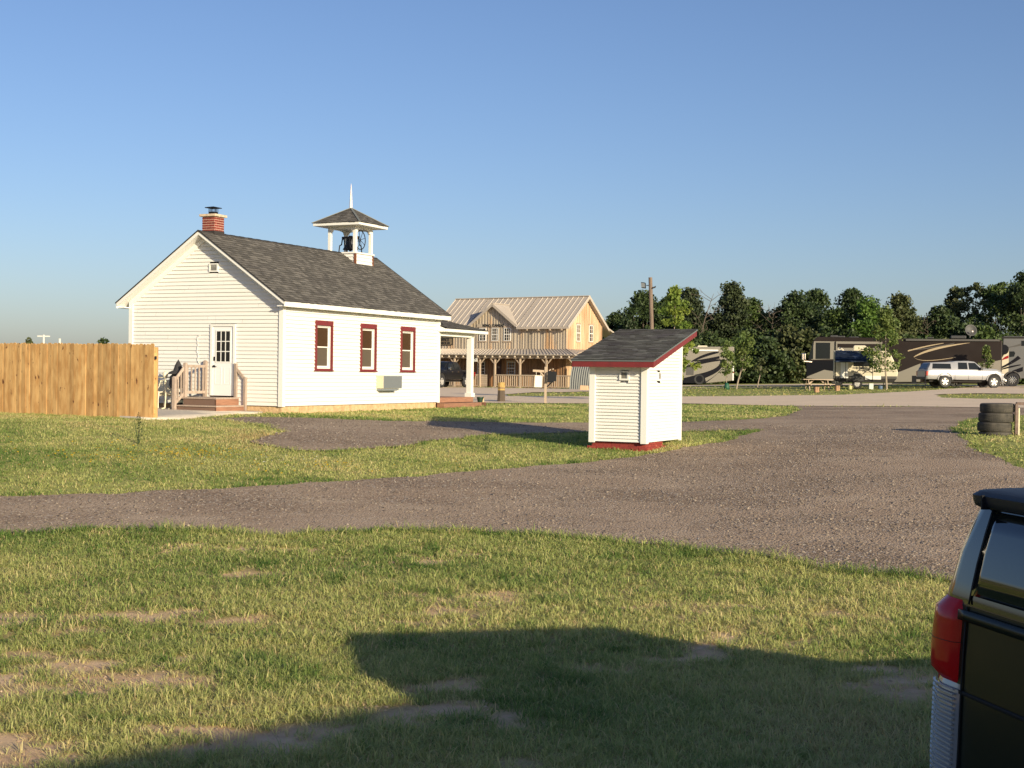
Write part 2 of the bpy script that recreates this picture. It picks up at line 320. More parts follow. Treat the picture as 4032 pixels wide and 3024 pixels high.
def fastmesh(name,V,F,k,m,var=None,lt=None):
    me=bpy.data.meshes.new(name); me.vertices.add(len(V)); me.vertices.foreach_set('co',V.astype(np.float32).ravel())
    if lt is None: loops=F.ravel(); starts=np.arange(len(F))*k; tot=np.full(len(F),k)
    else: loops=F; tot=lt; starts=np.concatenate([[0],np.cumsum(lt)[:-1]])
    me.loops.add(len(loops)); me.loops.foreach_set('vertex_index',loops.astype(np.int32)); me.polygons.add(len(tot))
    me.polygons.foreach_set('loop_start',starts.astype(np.int32)); me.polygons.foreach_set('loop_total',tot.astype(np.int32))
    if var is not None: a=me.attributes.new('var','FLOAT','FACE'); a.data.foreach_set('value',var.astype(np.float32))
    me.materials.append(m); me.update(calc_edges=True); me.validate()
    o=bpy.data.objects.new(name,me); COL.objects.link(o); return o
stonem=mat('gravel_stone',(.16,.12,.09),.9,col2=(.46,.37,.28)); stonew=mat('pale_pebble',(.46,.40,.33),.85,vamt=.25)
tag(stones('loose_gravel',90000,-12,13,12,38,.42,.018,stonem),'small brown and grey stones lying loose on the gravel driveway','gravel',kind='stuff')
tag(stones('pale_pebbles',9000,-12,13,12,46,.45,.013,stonew),'pale pebbles sprinkled over the brown driveway','pebbles',kind='stuff')
def clods():
    n=26000; x=nr.uniform(-6.5,6.5,n); y=nr.uniform(6.5,18.5,n); k=(bare_p(x,y)>BTH-.12)&~inpoly(np.stack([x,y],1),DPOLY)&(np.abs(x)<.43*y+.5); x=x[k];y=y[k]; n=len(x)
    s=.010*(.4+nr.rand(n)**3*2.2); base=np.array([[1,0,0],[-.5,.87,0],[-.5,-.87,0],[.1,.1,.6],[0,0,-.3]]); B=base[None]*nr.uniform(.6,1.3,(n,5,3))*s[:,None,None]
    th=nr.rand(n)*6.28; c=np.cos(th)[:,None]; q=np.sin(th)[:,None]; z=Hn(x,y)+.002
    V=np.stack([B[:,:,0]*c-B[:,:,1]*q+x[:,None],B[:,:,0]*q+B[:,:,1]*c+y[:,None],B[:,:,2]+z[:,None]],2).reshape(-1,3)
    F=(np.array([[0,1,3],[1,2,3],[2,0,3]])[None]+np.arange(n)[:,None,None]*5).reshape(-1,3)
    o=fastmesh('soil_crumbs',V,F,3,mat('soil_crumb',(.50,.34,.21),.95,col2=(.72,.52,.34)),np.repeat(nr.rand(n),3)); tag(o,'crumbs of dry tan soil lying on the bare spots in the front grass','soil',kind='stuff')
clods()
# ---------------- grass ----------------
def grassmat():
    m=bpy.data.materials.new('grass_blades'); m.use_nodes=True; t=m.node_tree; N=t.nodes; K=t.links; b=N['Principled BSDF']
    at=N.new('ShaderNodeAttribute'); at.attribute_name='var'; cr=N.new('ShaderNodeValToRGB'); K.new(at.outputs['Fac'],cr.inputs[0])
    e=cr.color_ramp.elements; e[0].position=0; e[0].color=(.13,.23,.05,1); e[1].position=1; e[1].color=(.55,.42,.19,1)
    for p,c in ((.30,(.30,.37,.11)),(.55,(.52,.53,.19)),(.8,(.64,.60,.26)),(.92,(.72,.58,.30))): q=e.new(p); q.color=(*c,1)
    K.new(cr.outputs[0],b.inputs['Base Color']); b.inputs['Roughness'].default_value=.55; b.inputs['Specular IOR Level'].default_value=.25
    tr=N.new('ShaderNodeBsdfTranslucent'); K.new(cr.outputs[0],tr.inputs[0]); ms=N.new('ShaderNodeMixShader'); ms.inputs[0].default_value=.45
    K.new(b.outputs[0],ms.inputs[1]); K.new(tr.outputs[0],ms.inputs[2]); K.new(ms.outputs[0],N['Material Output'].inputs[0]); return m
grassm=grassmat()
def edge_d(x,y): # approx distance field to drive by sampling offsets
    d=np.zeros(len(x))
    for dx,dy in ((.25,0),(-.25,0),(0,.3),(0,-.3)): d+=inpoly(np.stack([x+dx,y+dy],1),DPOLY)
    return d>0
def blades(name,label,x0,x1,y0,y1,density,hgt,wid,mask=None,tone=0,kx=.43,per=11,rad=.45,flat=1.0):
    nt_=int((x1-x0)*(y1-y0)*density/per); tx=nr.uniform(x0,x1,nt_); ty=nr.uniform(y0,y1,nt_)
    k=np.abs(tx)<kx*ty+1.0; tx=tx[k];ty=ty[k]
    P=np.stack([tx,ty],1); k=~inpoly(P,SHOUSE)&~inpoly(P,PATIO)
    if mask is not None: k&=mask(tx,ty)
    tx=tx[k];ty=ty[k]; nt_=len(tx)
    tsz=(.55+.5*nr.rand(nt_)+.9*np.clip(vn(tx+77,ty*1.2,1.6)-.55,0,1)+.5*(nr.rand(nt_)<.08)); tv=nr.normal(0,.10,nt_); tf=flat*(.5+.8*nr.rand(nt_))
    ti=np.repeat(np.arange(nt_),per); n=len(ti)
    oa=nr.rand(n)*2*PI; orr=np.abs(nr.normal(0,hgt*rad,n))*tsz[ti]; x=tx[ti]+np.cos(oa)*orr; y=ty[ti]+np.sin(oa)*orr
    jx=nr.normal(0,.10,n); P=np.stack([x+jx,y+jx*1.2],1); k=~inpoly(P,DPOLY); ti=ti[k];x=x[k];y=y[k];oa=oa[k];orr=orr[k]; n=len(x); ed=edge_d(x,y)
    big=vn(x,y,.55); ff=vn(x+31,y,.9)
    h=hgt*tsz[ti]*(.45+.8*nr.rand(n))*(1+.55*ed); wd=wid*(.6+.8*nr.rand(n))
    ln=h*tf[ti]*(.25+1.1*nr.rand(n)+.5*(orr/(hgt*rad+1e-6))); h=h/np.sqrt(1+.35*(ln/h)**2); la=oa+nr.normal(0,.7,n); th=la+PI/2+nr.normal(0,.5,n)
    z=Hn(x,y)-.004
    ax=np.cos(th)*wd/2; ay=np.sin(th)*wd/2; lx=np.cos(la)*ln; ly=np.sin(la)*ln
    V=np.empty((n,5,3))
    V[:,0]=np.stack([x-ax,y-ay,z],1); V[:,1]=np.stack([x+ax,y+ay,z],1)
    V[:,2]=np.stack([x+ax*.85+lx*.38,y+ay*.85+ly*.38,z+h*.68],1); V[:,3]=np.stack([x-ax*.85+lx*.38,y-ay*.85+ly*.38,z+h*.68],1)
    V[:,4]=np.stack([x+lx,y+ly,z+h*(1-.15*nr.rand(n))],1)
    base=np.arange(n)[:,None]*5; F=(base+np.array([0,1,2,3,3,2,4])).ravel(); lt=np.tile([4,3],n)
    v=.47+.42*(ff-.5)+.5*(big-.5)+tv[ti]+nr.normal(0,.11,n)-.14*ed+tone; v=v+.55*np.exp(-((x+5.2)**2/.8+(y-29.6)**2/3))+.5*np.exp(-((x+6.9)**2/.9+(y-34.6)**2/1.2)); clov=vn(x+200,y,3.1); v=v-.28*np.clip((clov-.72)*6,0,1); v=np.where(nr.rand(n)<.06,.93,v)
    if y1<20: dr=bare_p(x,y)>BTH-.03; v=np.where(dr,.74+.22*nr.rand(n),v)
    o=fastmesh(name,V.reshape(-1,3),F,None,grassm,np.repeat(np.clip(v,0,1),2),lt); tag(o,label,'grass',kind='stuff'); return o
def bare(x,y): # dirt patches in the near turf
    return (bare_p(x,y)+.12*nr.rand(len(x))<BTH)|(nr.rand(len(x))<.13)
blades('near_grass','short clumpy grass with bare dirt patches in the foreground',-6.5,6.5,6.2,12.2,4000,.078,.0062,bare,per=9,rad=.6)
blades('near_grass','short clumpy grass along the near edge of the gravel driveway',-9.5,9.5,12.2,19.5,2100,.082,.0085,bare,kx=.45,per=8,rad=.7)
notfar=lambda x,y:(y<56)&~inpoly(np.stack([x,y],1),RPOLY)
blades('lawn_grass','mown lawn grass between the driveway and the white schoolhouse',-19,9,17,36,760,.058,.013,notfar,kx=.47,tone=.02,per=5,rad=1.3)
blades('lawn_grass','mown lawn grass beside the schoolhouse and the stacked tyres',-24,26,22,57,210,.065,.024,lambda x,y:notfar(x,y)&((y>36)|(x>7)),kx=.45,tone=.02,per=4,rad=1.3)
inl=lambda x,y:(~inpoly(np.stack([x,y],1),RPOLY)|inpoly(np.stack([x,y],1),LAWN_HOLE)|inpoly(np.stack([x,y],1),STRIP2))
blades('lawn_grass','far lawn strips between the pale gravel road and the parked campers',-4,50,57,112,14,.07,.06,inl,kx=.42,tone=.02,per=5)
# flowers
flm=mat('yellow_petals',(.75,.50,.03),.6,trans=.3); flw=mat('white_petals',(.72,.72,.62),.6)
def flowers(name,label,spots,m,s=.022):
    V=[];F=[]
    for cx,cy,rx,ry,n in spots:
        xs=nr.normal(cx,rx,n); ys=nr.normal(cy,ry,n)
        for x,y in zip(xs,ys):
            if inpoly(np.array([[x,y]]),DPOLY)[0]: continue
            z=H(x,y)+rnd.uniform(.06,.13); q=s*rnd.uniform(.7,1.3); k=len(V); t=rnd.random()*6
            for j in range(5): V.append((x+q*math.cos(t+j*1.256),y+q*math.sin(t+j*1.256)*.9,z+q*.35*math.sin(j*2+t)+ (q*.3 if j%2 else 0)))
            V.append((x,y,z+q*.6)); 
            for j in range(5): F.append((k+j,k+(j+1)%5,k+5))
    o=fastmesh(name,np.array(V),np.array(F),3,m,np.zeros(len(F))); tag(o,label,'flowers',kind='stuff')
flowers('yellow_flowers','yellow wildflowers in drifts across the left lawn',[(-7.6,25.0,.5,.3,60),(-6.1,26.3,.55,.5,170),(-7.5,26,1.6,.8,60),(-5,24.8,1,.5,30),(-3.2,25.6,.35,.3,30),(-1.6,26.9,.8,.6,14),(-5.6,24.5,1.5,1,25)],flm)
flowers('white_flowers','tiny white flowers in the lawn left of the gravel spur',[(-4.7,25.9,.6,.5,40)],flw,.014)
# ================= SHARED BUILDING PIECES =================
def lap(mb,P,s0,s1,z0,z1,ex,openings=(),rng=None,n0=.023,nt_=-.011):
    k=int(math.ceil((z1-z0)/ex-1e-6))
    for i in range(k):
        zb=z0+i*ex; zt=min(z0+(i+1)*ex,z1)
        a0,a1=(s0,s1) if rng is None else rng(zb); b0,b1=(s0,s1) if rng is None else rng(zt)
        if a1-a0<.02: continue
        segs=[(a0,a1,b0,b1)]
        for (o0,o1,oz0,oz1) in openings:
            if zt>oz0+.01 and zb<oz1-.01:
                ns=[]
                for (p,q,r,t) in segs:
                    if o1<=p or o0>=q: ns.append((p,q,r,t)); continue
                    if o0>p: ns.append((p,o0,r,o0))
                    if o1<q: ns.append((o1,q,o1,t))
                segs=ns
        for (p,q,r,t) in segs:
            if t-r<.01: t=r+.01
            # random butt joints
            cuts=[0]+sorted(rnd.random() for _ in range(int((q-p)/2.4)))+[1]
            for c0,c1 in zip(cuts,cuts[1:]):
                e=rnd.uniform(-.002,.002); g=.0015
                A=p+(q-p)*c0+g;B=p+(q-p)*c1-g; C=r+(t-r)*c1-g;D=r+(t-r)*c0+g
                mb.add([P(A,zb,n0+e),P(B,zb,n0+e),P(C,zt+.004,nt_),P(D,zt+.004,nt_),P(A,zb,-.02),P(B,zb,-.02)],[(0,1,2,3),(4,5,1,0)])
def shingles(mb,P,rng,Ls,ex,tab=(.14,.26),th=.010,jag=.014,c=None):
    # P(s,t,n): s along eave, t up-slope ; rng(t)->(s0,s1)
    k=int(Ls/ex)+1
    for i in range(k):
        t0=i*ex; t1=min(t0+ex*1.25,Ls); 
        if t0>=Ls-.01: break
        a,b=rng(t0); s=a
        while s<b-.001:
            wd=rnd.uniform(*tab); e=min(s+wd,b); j=rnd.uniform(-jag,jag) if i else rnd.uniform(-jag,.004); h=th*rnd.uniform(.9,1.8); cc=rnd.random()**1.3
            a1,b1=rng(t1); S1=max(s,a1); E1=min(e,b1)
            if E1<S1: S1=E1=max(a1,min((s+e)/2,b1))
            v_=[P(s,t0+j,h+.004),P(e,t0+j,h+.004),P(E1,t1,.003),P(S1,t1,.003),P(s,t0+j,0),P(e,t0+j,0)]; mb.add(v_,[(0,1,2,3)],0,cc); mb.add([v_[4],v_[5],v_[1],v_[0]],[(0,1,2,3)],1); mb.face([v_[5],P(E1,t1,0),v_[2],v_[1]],1)
            s=e
def bframe(mb,P,o,ws,wt,wb,n0,n1,m=0): # rectangular frame around opening o=(s0,s1,z0,z1)
    s0,s1,z0,z1=o
    def bx(a,b,c,d): 
        mb.hexa([P(a,c,n0),P(b,c,n0),P(b,c,n1),P(a,c,n1),P(a,d,n0),P(b,d,n0),P(b,d,n1),P(a,d,n1)],m)
    bx(s0-ws,s0,z0,z1); bx(s1,s1+ws,z0,z1); bx(s0-ws,s1+ws,z1,z1+wt)
    if wb: bx(s0-ws,s1+ws,z0-wb,z0)
def pbox(mb,P,s0,s1,z0,z1,n0,n1,m=0,c=None):
    mb.hexa([P(s0,z0,n0),P(s1,z0,n0),P(s1,z0,n1),P(s0,z0,n1),P(s0,z1,n0),P(s1,z1,n0),P(s1,z1,n1),P(s0,z1,n1)],m,c)
# ================= SCHOOLHOUSE =================
HX,HY=9.36,5.59; EZ=2.87; MID=HY/2; slope=.68; UZ=3.10; RZ=UZ+MID*slope
school=thing('schoolhouse','white clapboard one-room schoolhouse with bell tower, red window trim and grey shingle roof','building',S_O,PI/2-S_TH)
PA=lambda s,z,n:Vector((-n,s,z))           # gable facing camera; s = y
PB=lambda s,z,n:Vector((s,-n,z))           # long side facing right
PC=lambda s,z,n:Vector((HX+n,s,z)); PD=lambda s,z,n:Vector((s,HY+n,z))
def grng(z): 
    if z<=UZ-.06: return (.0,HY)
    k=(z-(UZ-.06))/slope; return (k,HY-k)
DO=(1.725,2.466,.264,2.304); WN=[(1.715,2.51,1.10,2.40),(4.26,5.065,1.10,2.40),(6.765,7.57,1.10,2.40)]
mb=MB()
lap(mb,PA,0,HY,0,4.9,.114,[(DO[0]-.09,DO[1]+.09,.1,2.40),(2.30,2.62,3.9,4.17)],grng)
lap(mb,PB,0,HX,0,EZ,.114,[(a-.05,b+.05,c-.04,d+.08) for a,b,c,d in WN],n0=.028,nt_=-.010)
lap(mb,PC,0,HY,0,4.9,.114,[],grng); lap(mb,PD,0,HX,0,EZ,.114)
# inner sheathing (dark void behind openings)
mb.build('wall',[white],school)
for cx_,cy_ in ((0,0),(HX,0),(0,HY),(HX,HY)):
    sx=-1 if cx_==0 else 1; sy=-1 if cy_==0 else 1; mb=MB()
    mb.box((cx_+sx*.045,cy_+sy*.045,-.02),(cx_+sx*.0,cy_-sy*.10,UZ-.03)); mb.box((cx_+sx*.0,cy_+sy*.044,-.019),(cx_-sx*.10,cy_+sy*.0,EZ+.01)); mb.build('corner_trim',[whitetrim],school)
mb=MB(); mb.box((.05,.05,-.6),(HX-.05,HY-.05,-.012)); 
for i in range(20): mb.box((i*.46+.04,.035,-.6),(i*.46+.485,.06,-.02))
for i in range(12): mb.box((.035,i*.46+.05,-.6),(.06,i*.46+.495,-.02))
mb.build('foundation',[foundm],school)
mb=MB(); mb.box((.13,.13,0),(HX-.13,HY-.13,EZ-.1)); mb.build('inner_wall',[blind],school)
# roof
ev=.29; rk=.34; ang=math.atan(slope); Ls=(MID+ev)/math.cos(ang)
zb=UZ-ev*slope   # underside level at eave edge
roof=MB()
for side in (0,1):
    def Q(y,z): return (y if side==0 else HY-y,z)
    pts=[(-ev,zb),(MID,zb+(MID+ev)*slope),(MID,zb+(MID+ev)*slope+.10),(-ev,zb+.10)]
    pp=[Q(*p) for p in pts]
    roof.prism(pp,-rk,HX+rk,f=lambda p,q,t:(t,p,q))
for y0_,y1_ in ((-ev+.01,.0),(HY,HY+ev-.01)): roof.box((-rk+.05,y0_,2.865),(HX+rk-.05,y1_,2.895))
for y0_ in (-ev-.005,HY+ev-.02): roof.box((-rk,y0_,2.86),(HX+rk,y0_+.025,zb+.099))
ro=roof.build('roof',[whitetrim],school)
mb=MB(); nv=Vector((0,-math.sin(ang),math.cos(ang)))
for side in (0,1):
    def PR(s,t,n,side=side):
        y=-ev-.015+t*math.cos(ang); z=zb+.10+(t)*math.sin(ang)-.008; y-=n*math.sin(ang); z+=n*math.cos(ang)+.012
        return Vector((s,y if side==0 else HY-y,z))
    shingles(mb,PR,lambda t:(-rk-.02,HX+rk+.02),Ls+.03,.135)
# dark edges along the rakes
mb.build('shingles',[shingle,darkedge],ro,fix=False)
mb=MB()
for side in (0,1):
    for x in (-rk-.022,HX+rk):
        def E(y,z): return (y if side==0 else HY-y,z)
        y0=-ev-.015; z0=zb+.095; pts=[(y0,z0),(MID,z0+(MID-y0)*slope),(MID,z0+(MID-y0)*slope+.035),(y0,z0+.035)]
        mb.prism([E(*p) for p in pts],x,x+.022,f=lambda p,q,t:(t,p,q))
rz=zb+.10+(MID+ev)*slope
for i in range(46):
    x=-rk-.02+i*(HX+2*rk+.04)/46; x2=x+(HX+2*rk+.04)/46+.03; h=.035+.006*(i%2)
    mb.prism([(MID-.13,rz-.13*slope+.012),(MID,rz+h),(MID+.13,rz-.13*slope+.012),(MID,rz-.01)],x,x2,f=lambda p,q,t:(t,p,q))
mb.build('ridge_cap',[darkedge],ro)
# frieze boards on the gable
for P in (PA,PC):
    for side in (0,1):
        mb=MB()
        def E(y,z): return (y if side==0 else HY-y,z)
        z0=UZ-.175; w_=.172
        pts=[(0.0,z0+.0),(MID,z0+MID*slope),(MID,z0+MID*slope+w_),(0.0,z0+w_)]
        mb.prism([E(*p) for p in pts],.0,.046 if side else .048,f=lambda p,q,t:P(p,q,t)); mb.build('frieze_board',[whitetrim],school)
# vent
mb=MB(); bframe(mb,PA,(2.345,2.585,3.95,4.13),.045,.035,.035,0,.045)
for i in range(5):
    z=3.955+i*.036; mb.hexa([PA(2.345,z,.04),PA(2.585,z,.04),PA(2.585,z+.004,.042),PA(2.345,z+.004,.042),PA(2.345,z+.012,.008),PA(2.585,z+.012,.008),PA(2.585,z+.016,.010),PA(2.345,z+.016,.010)])
vo=mb.build('gable_vent',[whitetrim],school); mb=MB(); pbox(mb,PA,2.345,2.585,3.95,4.13,-.03,.004); mb.build('vent_opening',[darkedge],vo)
# windows
for (a,b,c,d) in WN:
    mb=MB(); bframe(mb,PB,(a,b,c,d),.072,.15,.05,-.10,.055); pbox(mb,PB,a-.12,b+.12,c-.075,c-.045,-.02,.07)
    wo=mb.build('window',[redpaint],school,bevel=.004)
    mb=MB(); fr=.032; mid=(c+d)/2
    bframe(mb,PB,(a+fr,b-fr,c+fr,d-fr),fr-.001,fr-.001,fr-.001,-.098,-.005)
    bframe(mb,PB,(a+.06,b-.06,mid+.02,d-.065),.028,.03,.035,-.075,-.045); bframe(mb,PB,(a+.06,b-.06,c+.085,mid-.02),.028,.02,.045,-.088,-.062)
    mb.build('sash',[whitetrim],wo)
    mb=MB(); pbox(mb,PB,a+.055,b-.055,mid+.0,d-.05,-.085,-.068); g=mb.build('upper_pane',[blind],wo)
    mb=MB(); pbox(mb,PB,a+.055,b-.055,c+.07,mid,-.095,-.080); g=mb.build('lower_screen',[screen],wo)
# AC
mb=MB(); pbox(mb,PB,5.18,6.36,.49,.91,0,.28,0); 
aco=mb.build('air_conditioner',[beige],school,bevel=.01)
mb=MB(); pbox(mb,PB,5.19,6.35,.50,.90,.281,.292); 
for i in range(26): z=.525+i*.014; pbox(mb,PB,5.215,6.325,z,z+.006,.292,.300)
mb.build('grille',[acgrey],aco)
mb=MB(); pbox(mb,PB,5.22,6.2,.425,.487,.0,.26); mb.build('support',[acgrey],aco)
# door
a,b,c,d=DO
mb=MB(); pbox(mb,PA,a,b,c,d,-.02,.015); 
gl=(1.80,2.29,1.28,2.15)
# raised panels
for (p,q) in ((a+.10,a+.30),(b-.30,b-.10)): bframe(mb,PA,(p,q,c+.35,c+.82),.018,.018,.018,.015,.022)
do=mb.build('door',[greydoor],school,bevel=.002)
mb=MB(); bframe(mb,PA,(1.84,2.33,1.27,2.16),.035,.035,.035,.015,.030)
for i in (1,2): s=1.84+.49/3*i; pbox(mb,PA,s-.012,s+.012,1.27,2.16,.014,.027); z=1.27+.89/3*i; pbox(mb,PA,1.84,2.33,z-.012,z+.012,.014,.0265)
mb.build('muntins',[whitetrim],do)
mb=MB(); pbox(mb,PA,1.84,2.33,1.27,2.16,.014,.018); mb.build('door_glass',[glassd],do)
mb=MB(); pbox(mb,PA,b-.10,b-.04,1.29,1.41,.015,.035); mb.build('deadbolt',[blackm],do); mb=MB(); p=PA(b-.07,1.13,.03); mb.lathe([(.0,-.05),(.03,-.045),(.034,-.02),(.012,0),(.03,.01)],12,o=(p.x,p.y,p.z),axis='x'); mb.bar(PA(b-.07,1.13,.05),PA(b-.17,1.12,.06),.016)
mb.build('handle',[blackm],do)
mb=MB(); bframe(mb,PA,DO,.085,.07,0,-.02,.048); bframe(mb,PA,DO,.02,.02,0,-.02,.038); mb.build('door_frame',[whitetrim],school,bevel=.003)
# thin cable
mb=MB(); pts=[(2.95,2.02),(2.93,2.06),(2.99,2.05),(3.02,1.95),(3.0,1.75),(3.03,1.6),(2.99,1.45),(3.0,1.3),(2.94,1.2)]
mb.tube([PA(s,z,.035+.01*(i%2)) for i,(s,z) in enumerate(pts)],.007,6); mb.build('cable',[whitetrim],school)
# chimney
CX0,CX1,CY0,CY1=.28,.73,2.69,3.14
def brickbox(mb,x0,x1,y0,y1,z0,z1,bh=.072,bl=.2):
    row=0; z=z0
    while z<z1-.02:
        h=bh-.020
        for (P,L_) in ((lambda s,z,n:Vector((x0-n,y0+s,z)),y1-y0),(lambda s,z,n:Vector((x0+s,y0-n,z)),x1-x0),(lambda s,z,n:Vector((x1+n,y0+s,z)),y1-y0),(lambda s,z,n:Vector((x0+s,y1+n,z)),x1-x0)):
            s=-(bl/2)*(row%2)
            while s<L_:
                a=max(s+.009,.0);b=min(s+bl-.009,L_)
                if b-a>.02: pbox(mb,P,a,b,z,min(z+h,z1),-.02,.006)
                s+=bl
        z+=bh; row+=1
cz0=4.9; czt=5.60
mb=MB(); mb.box((CX0+.004,CY0+.004,cz0),(CX1-.004,CY1-.004,czt)); ch=mb.build('chimney',[mortar],school)
mb=MB(); brickbox(mb,CX0,CX1,CY0,CY1,5.16,czt); mb.build('bricks',[brick],ch)
mb=MB(); mb.box((CX0-.07,CY0-.07,czt),(CX1+.07,CY1+.07,czt+.075)); mb.build('chimney_crown',[mat('crown_mortar',(.62,.50,.36),.85,n=(12,.45,.65,(.45,.36,.26)),bump=(40,.006))],ch,bevel=.01)
ccx,ccy=(CX0+CX1)/2,(CY0+CY1)/2
mb=MB(); mb.box((ccx-.10,ccy-.10,czt+.1),(ccx+.10,ccy+.10,czt+.16)); 
for dx in (-.1,-.05,0,.05,.1):
    for sgn in (-1,1): mb.bar((ccx+dx,ccy+.1*sgn,czt+.15),(ccx+dx,ccy+.1*sgn,czt+.28),.008); mb.bar((ccx+.1*sgn,ccy+dx,czt+.15),(ccx+.1*sgn,ccy+dx,czt+.28),.008)
z=czt+.27; mb.add([(ccx-.18,ccy-.18,z),(ccx+.18,ccy-.18,z),(ccx+.18,ccy+.18,z),(ccx-.18,ccy+.18,z),(ccx-.18,ccy-.18,z+.022),(ccx+.18,ccy-.18,z+.022),(ccx+.18,ccy+.18,z+.022),(ccx-.18,ccy+.18,z+.022),(ccx,ccy,z+.06)],[(3,2,1,0),(0,1,5,4),(1,2,6,5),(2,3,7,6),(3,0,4,7),(4,5,8),(5,6,8),(6,7,8),(7,4,8)])
mb.build('chimney_cap',[blackm],ch)
mb=MB(); mb.box((CX0-.012,CY0-.012,4.86),(CX1+.012,CY1+.012,5.175)); mb.build('flashing',[mat('dark_flashing',(.035,.03,.028),.7)],ch)
# belfry
bx,by,hw=7.97,MID-.0,.56; bz=5.14
bf=MB(); Bf=lambda z:[(bx-hw,by-hw,z)]
for P,c in ((lambda s,z,n:Vector((bx-hw+s,by-hw-n,z)),1),(lambda s,z,n:Vector((bx-hw-n,by-hw+s,z)),1),(lambda s,z,n:Vector((bx+hw+n,by-hw+s,z)),1),(lambda s,z,n:Vector((bx-hw+s,by+hw+n,z)),1)): lap(bf,P,0,2*hw,4.62,5.09,.118)
bf.box((bx-hw+.02,by-hw+.02,4.5),(bx+hw-.02,by+hw-.02,5.08))
bel=bf.build('belfry',[white],school)
mb=MB(); mb.box((bx-hw-.05,by-hw-.05,5.09),(bx+hw+.05,by+hw+.05,5.14)); mb.build('belfry_floor',[whitetrim],bel)
rustm=mat('rusty_flashing',(.20,.075,.035),.85,n=(12,.4,.6,(.12,.04,.02)))
for sx in (-1,1): mb=MB(); mb.box((bx+sx*(hw)-.03,by-hw-.032,4.6),(bx+sx*hw+.03,by-hw+.04,5.088),c=.5); mb.build('rusty_corner',[rustm],bel)
for sx in (-1,1):
    for sy in (-1,1):
        mb=MB(); px,py=bx+sx*(hw-.05),by+sy*(hw-.05); mb.box((px-.055,py-.055,5.14),(px+.055,py+.055,5.98)); mb.build('belfry_post',[whitetrim],bel,bevel=.004)
mb=MB()
for k in range(4): # arched headers
    a=k*PI/2; 
    pts=[(-hw+.02,6.02),(-hw+.02,5.84),(-hw+.16,5.84)]+[(-(hw-.16)*math.cos(PI*i/14),5.86+.10*math.sin(PI*i/14)**.6) for i in range(1,14)]+[(hw-.16,5.84),(hw-.02,5.84),(hw-.02,6.02)]
    def f(p,q,t,a=a): 
        x,y=p,-(hw-.04)-t; return (bx+x*math.cos(a)-y*math.sin(a),by+x*math.sin(a)+y*math.cos(a),q)
    n=len(pts)//2
    for i in range(1,len(pts)-2): # strips to top
        (p0,q0),(p1,q1)=pts[i],pts[i+1]
        if abs(p1-p0)<1e-4: continue
        mb.prism([(p0,q0),(p1,q1),(p1,6.02),(p0,6.02)],-.03,.03+.001*(k%2),f=f)
mb.box((bx-hw-.02,by-hw-.02,6.0),(bx+hw+.02,by+hw+.02,6.06))
mb.build('arched_header',[whitetrim],bel)
er=.93; ez=6.10; ap=6.72
mb=MB(); mb.box((bx-er+.03,by-er+.03,6.04),(bx+er-.03,by+er-.03,6.055)); 
for k in range(4):
    a=k*PI/2; mb.bar((bx+(-er)*math.cos(a)+er*math.sin(a),by-er*math.sin(a)-er*math.cos(a),6.08),(bx+er*math.cos(a)+er*math.sin(a),by+er*math.sin(a)-er*math.cos(a),6.08),.03,.09)
rf=mb.build('belfry_roof',[whitetrim],bel)
mb=MB(); e2=er+.04; sl_=math.hypot(e2,ap-ez-.03)
for k in range(4):
    a=k*PI/2; ca=e2/sl_; sa=(ap-ez-.03)/sl_
    def PQ(s,t,n,a=a):
        x=s; y=-(e2-t*ca)-n*sa; z=ez+.03+t*sa+n*ca; return Vector((bx+x*math.cos(a)-y*math.sin(a),by+x*math.sin(a)+y*math.cos(a),z))
    shingles(mb,PQ,lambda t:(-e2*(1-t/sl_),e2*(1-t/sl_)),sl_,.13)
mb.build('belfry_shingles',[shingle,darkedge],rf,fix=False)
mb=MB()
for k in range(4):
    a=k*PI/2+PI/4; q=e2*math.sqrt(2); mb.bar((bx+q*math.cos(a),by+q*math.sin(a),ez+.045),(bx,by,ap+.02),.07,.02)
mb.build('hip_cap',[mat('hip_metal',(.14,.15,.14),.6)],rf)
mb=MB(); mb.lathe([(.06,ap-.03),(.058,ap+.12),(.04,ap+.45),(.018,ap+.72),(.004,ap+.86)],4,o=(bx,by,0)); mb.build('spire',[mat('spire_paint',(.66,.50,.44),.6,n=(20,.4,.6,(.75,.66,.60)))],bel)
mb=MB(); bo=(bx,by,0); mb.lathe([(.0,5.70),(.10,5.695),(.15,5.64),(.165,5.5),(.20,5.38),(.27,5.28),(.26,5.27),(.18,5.36),(.14,5.5)],28,o=bo); mb.tube([(bx,by,5.35),(bx,by,5.22)],[.03,.05],10)
bl_=mb.build('bell',[darkiron],bel,smooth=True,angle=50)
mb=MB(); # yoke, A-frames, wheel: axle along y
mb.bar((bx,by-.34,5.70),(bx,by+.34,5.70),.07); mb.bar((bx,by,5.69),(bx,by,5.76),.10,.09)
for sy in (-1,1):
    for sx in (-1,1):
        y=by+sy*.30; mb.tube([(bx,y,5.70),(bx+sx*.06,y,5.62),(bx+sx*.10,y,5.45),(bx+sx*.22,y,5.40),(bx+sx*.26,y,5.2),(bx+sx*.28,y,5.15)],.024,6)
    mb.bar((bx-.3,by+sy*.30,5.17),(bx+.3,by+sy*.30,5.17),.05,.03)
mb.build('bell_frame',[darkiron],bl_)
mb=MB(); wy=by-.40; n=30
mb.tube([(bx+.33*math.cos(2*PI*i/n),wy,5.60+.33*math.sin(2*PI*i/n)) for i in range(n+1)],.017,6)
for i in range(4): a=i*PI/4+.3; mb.tube([(bx-.33*math.cos(a),wy,5.6-.33*math.sin(a)),(bx+.33*math.cos(a),wy,5.6+.33*math.sin(a))],.010,5)
mb.build('bell_wheel',[darkiron],bl_)
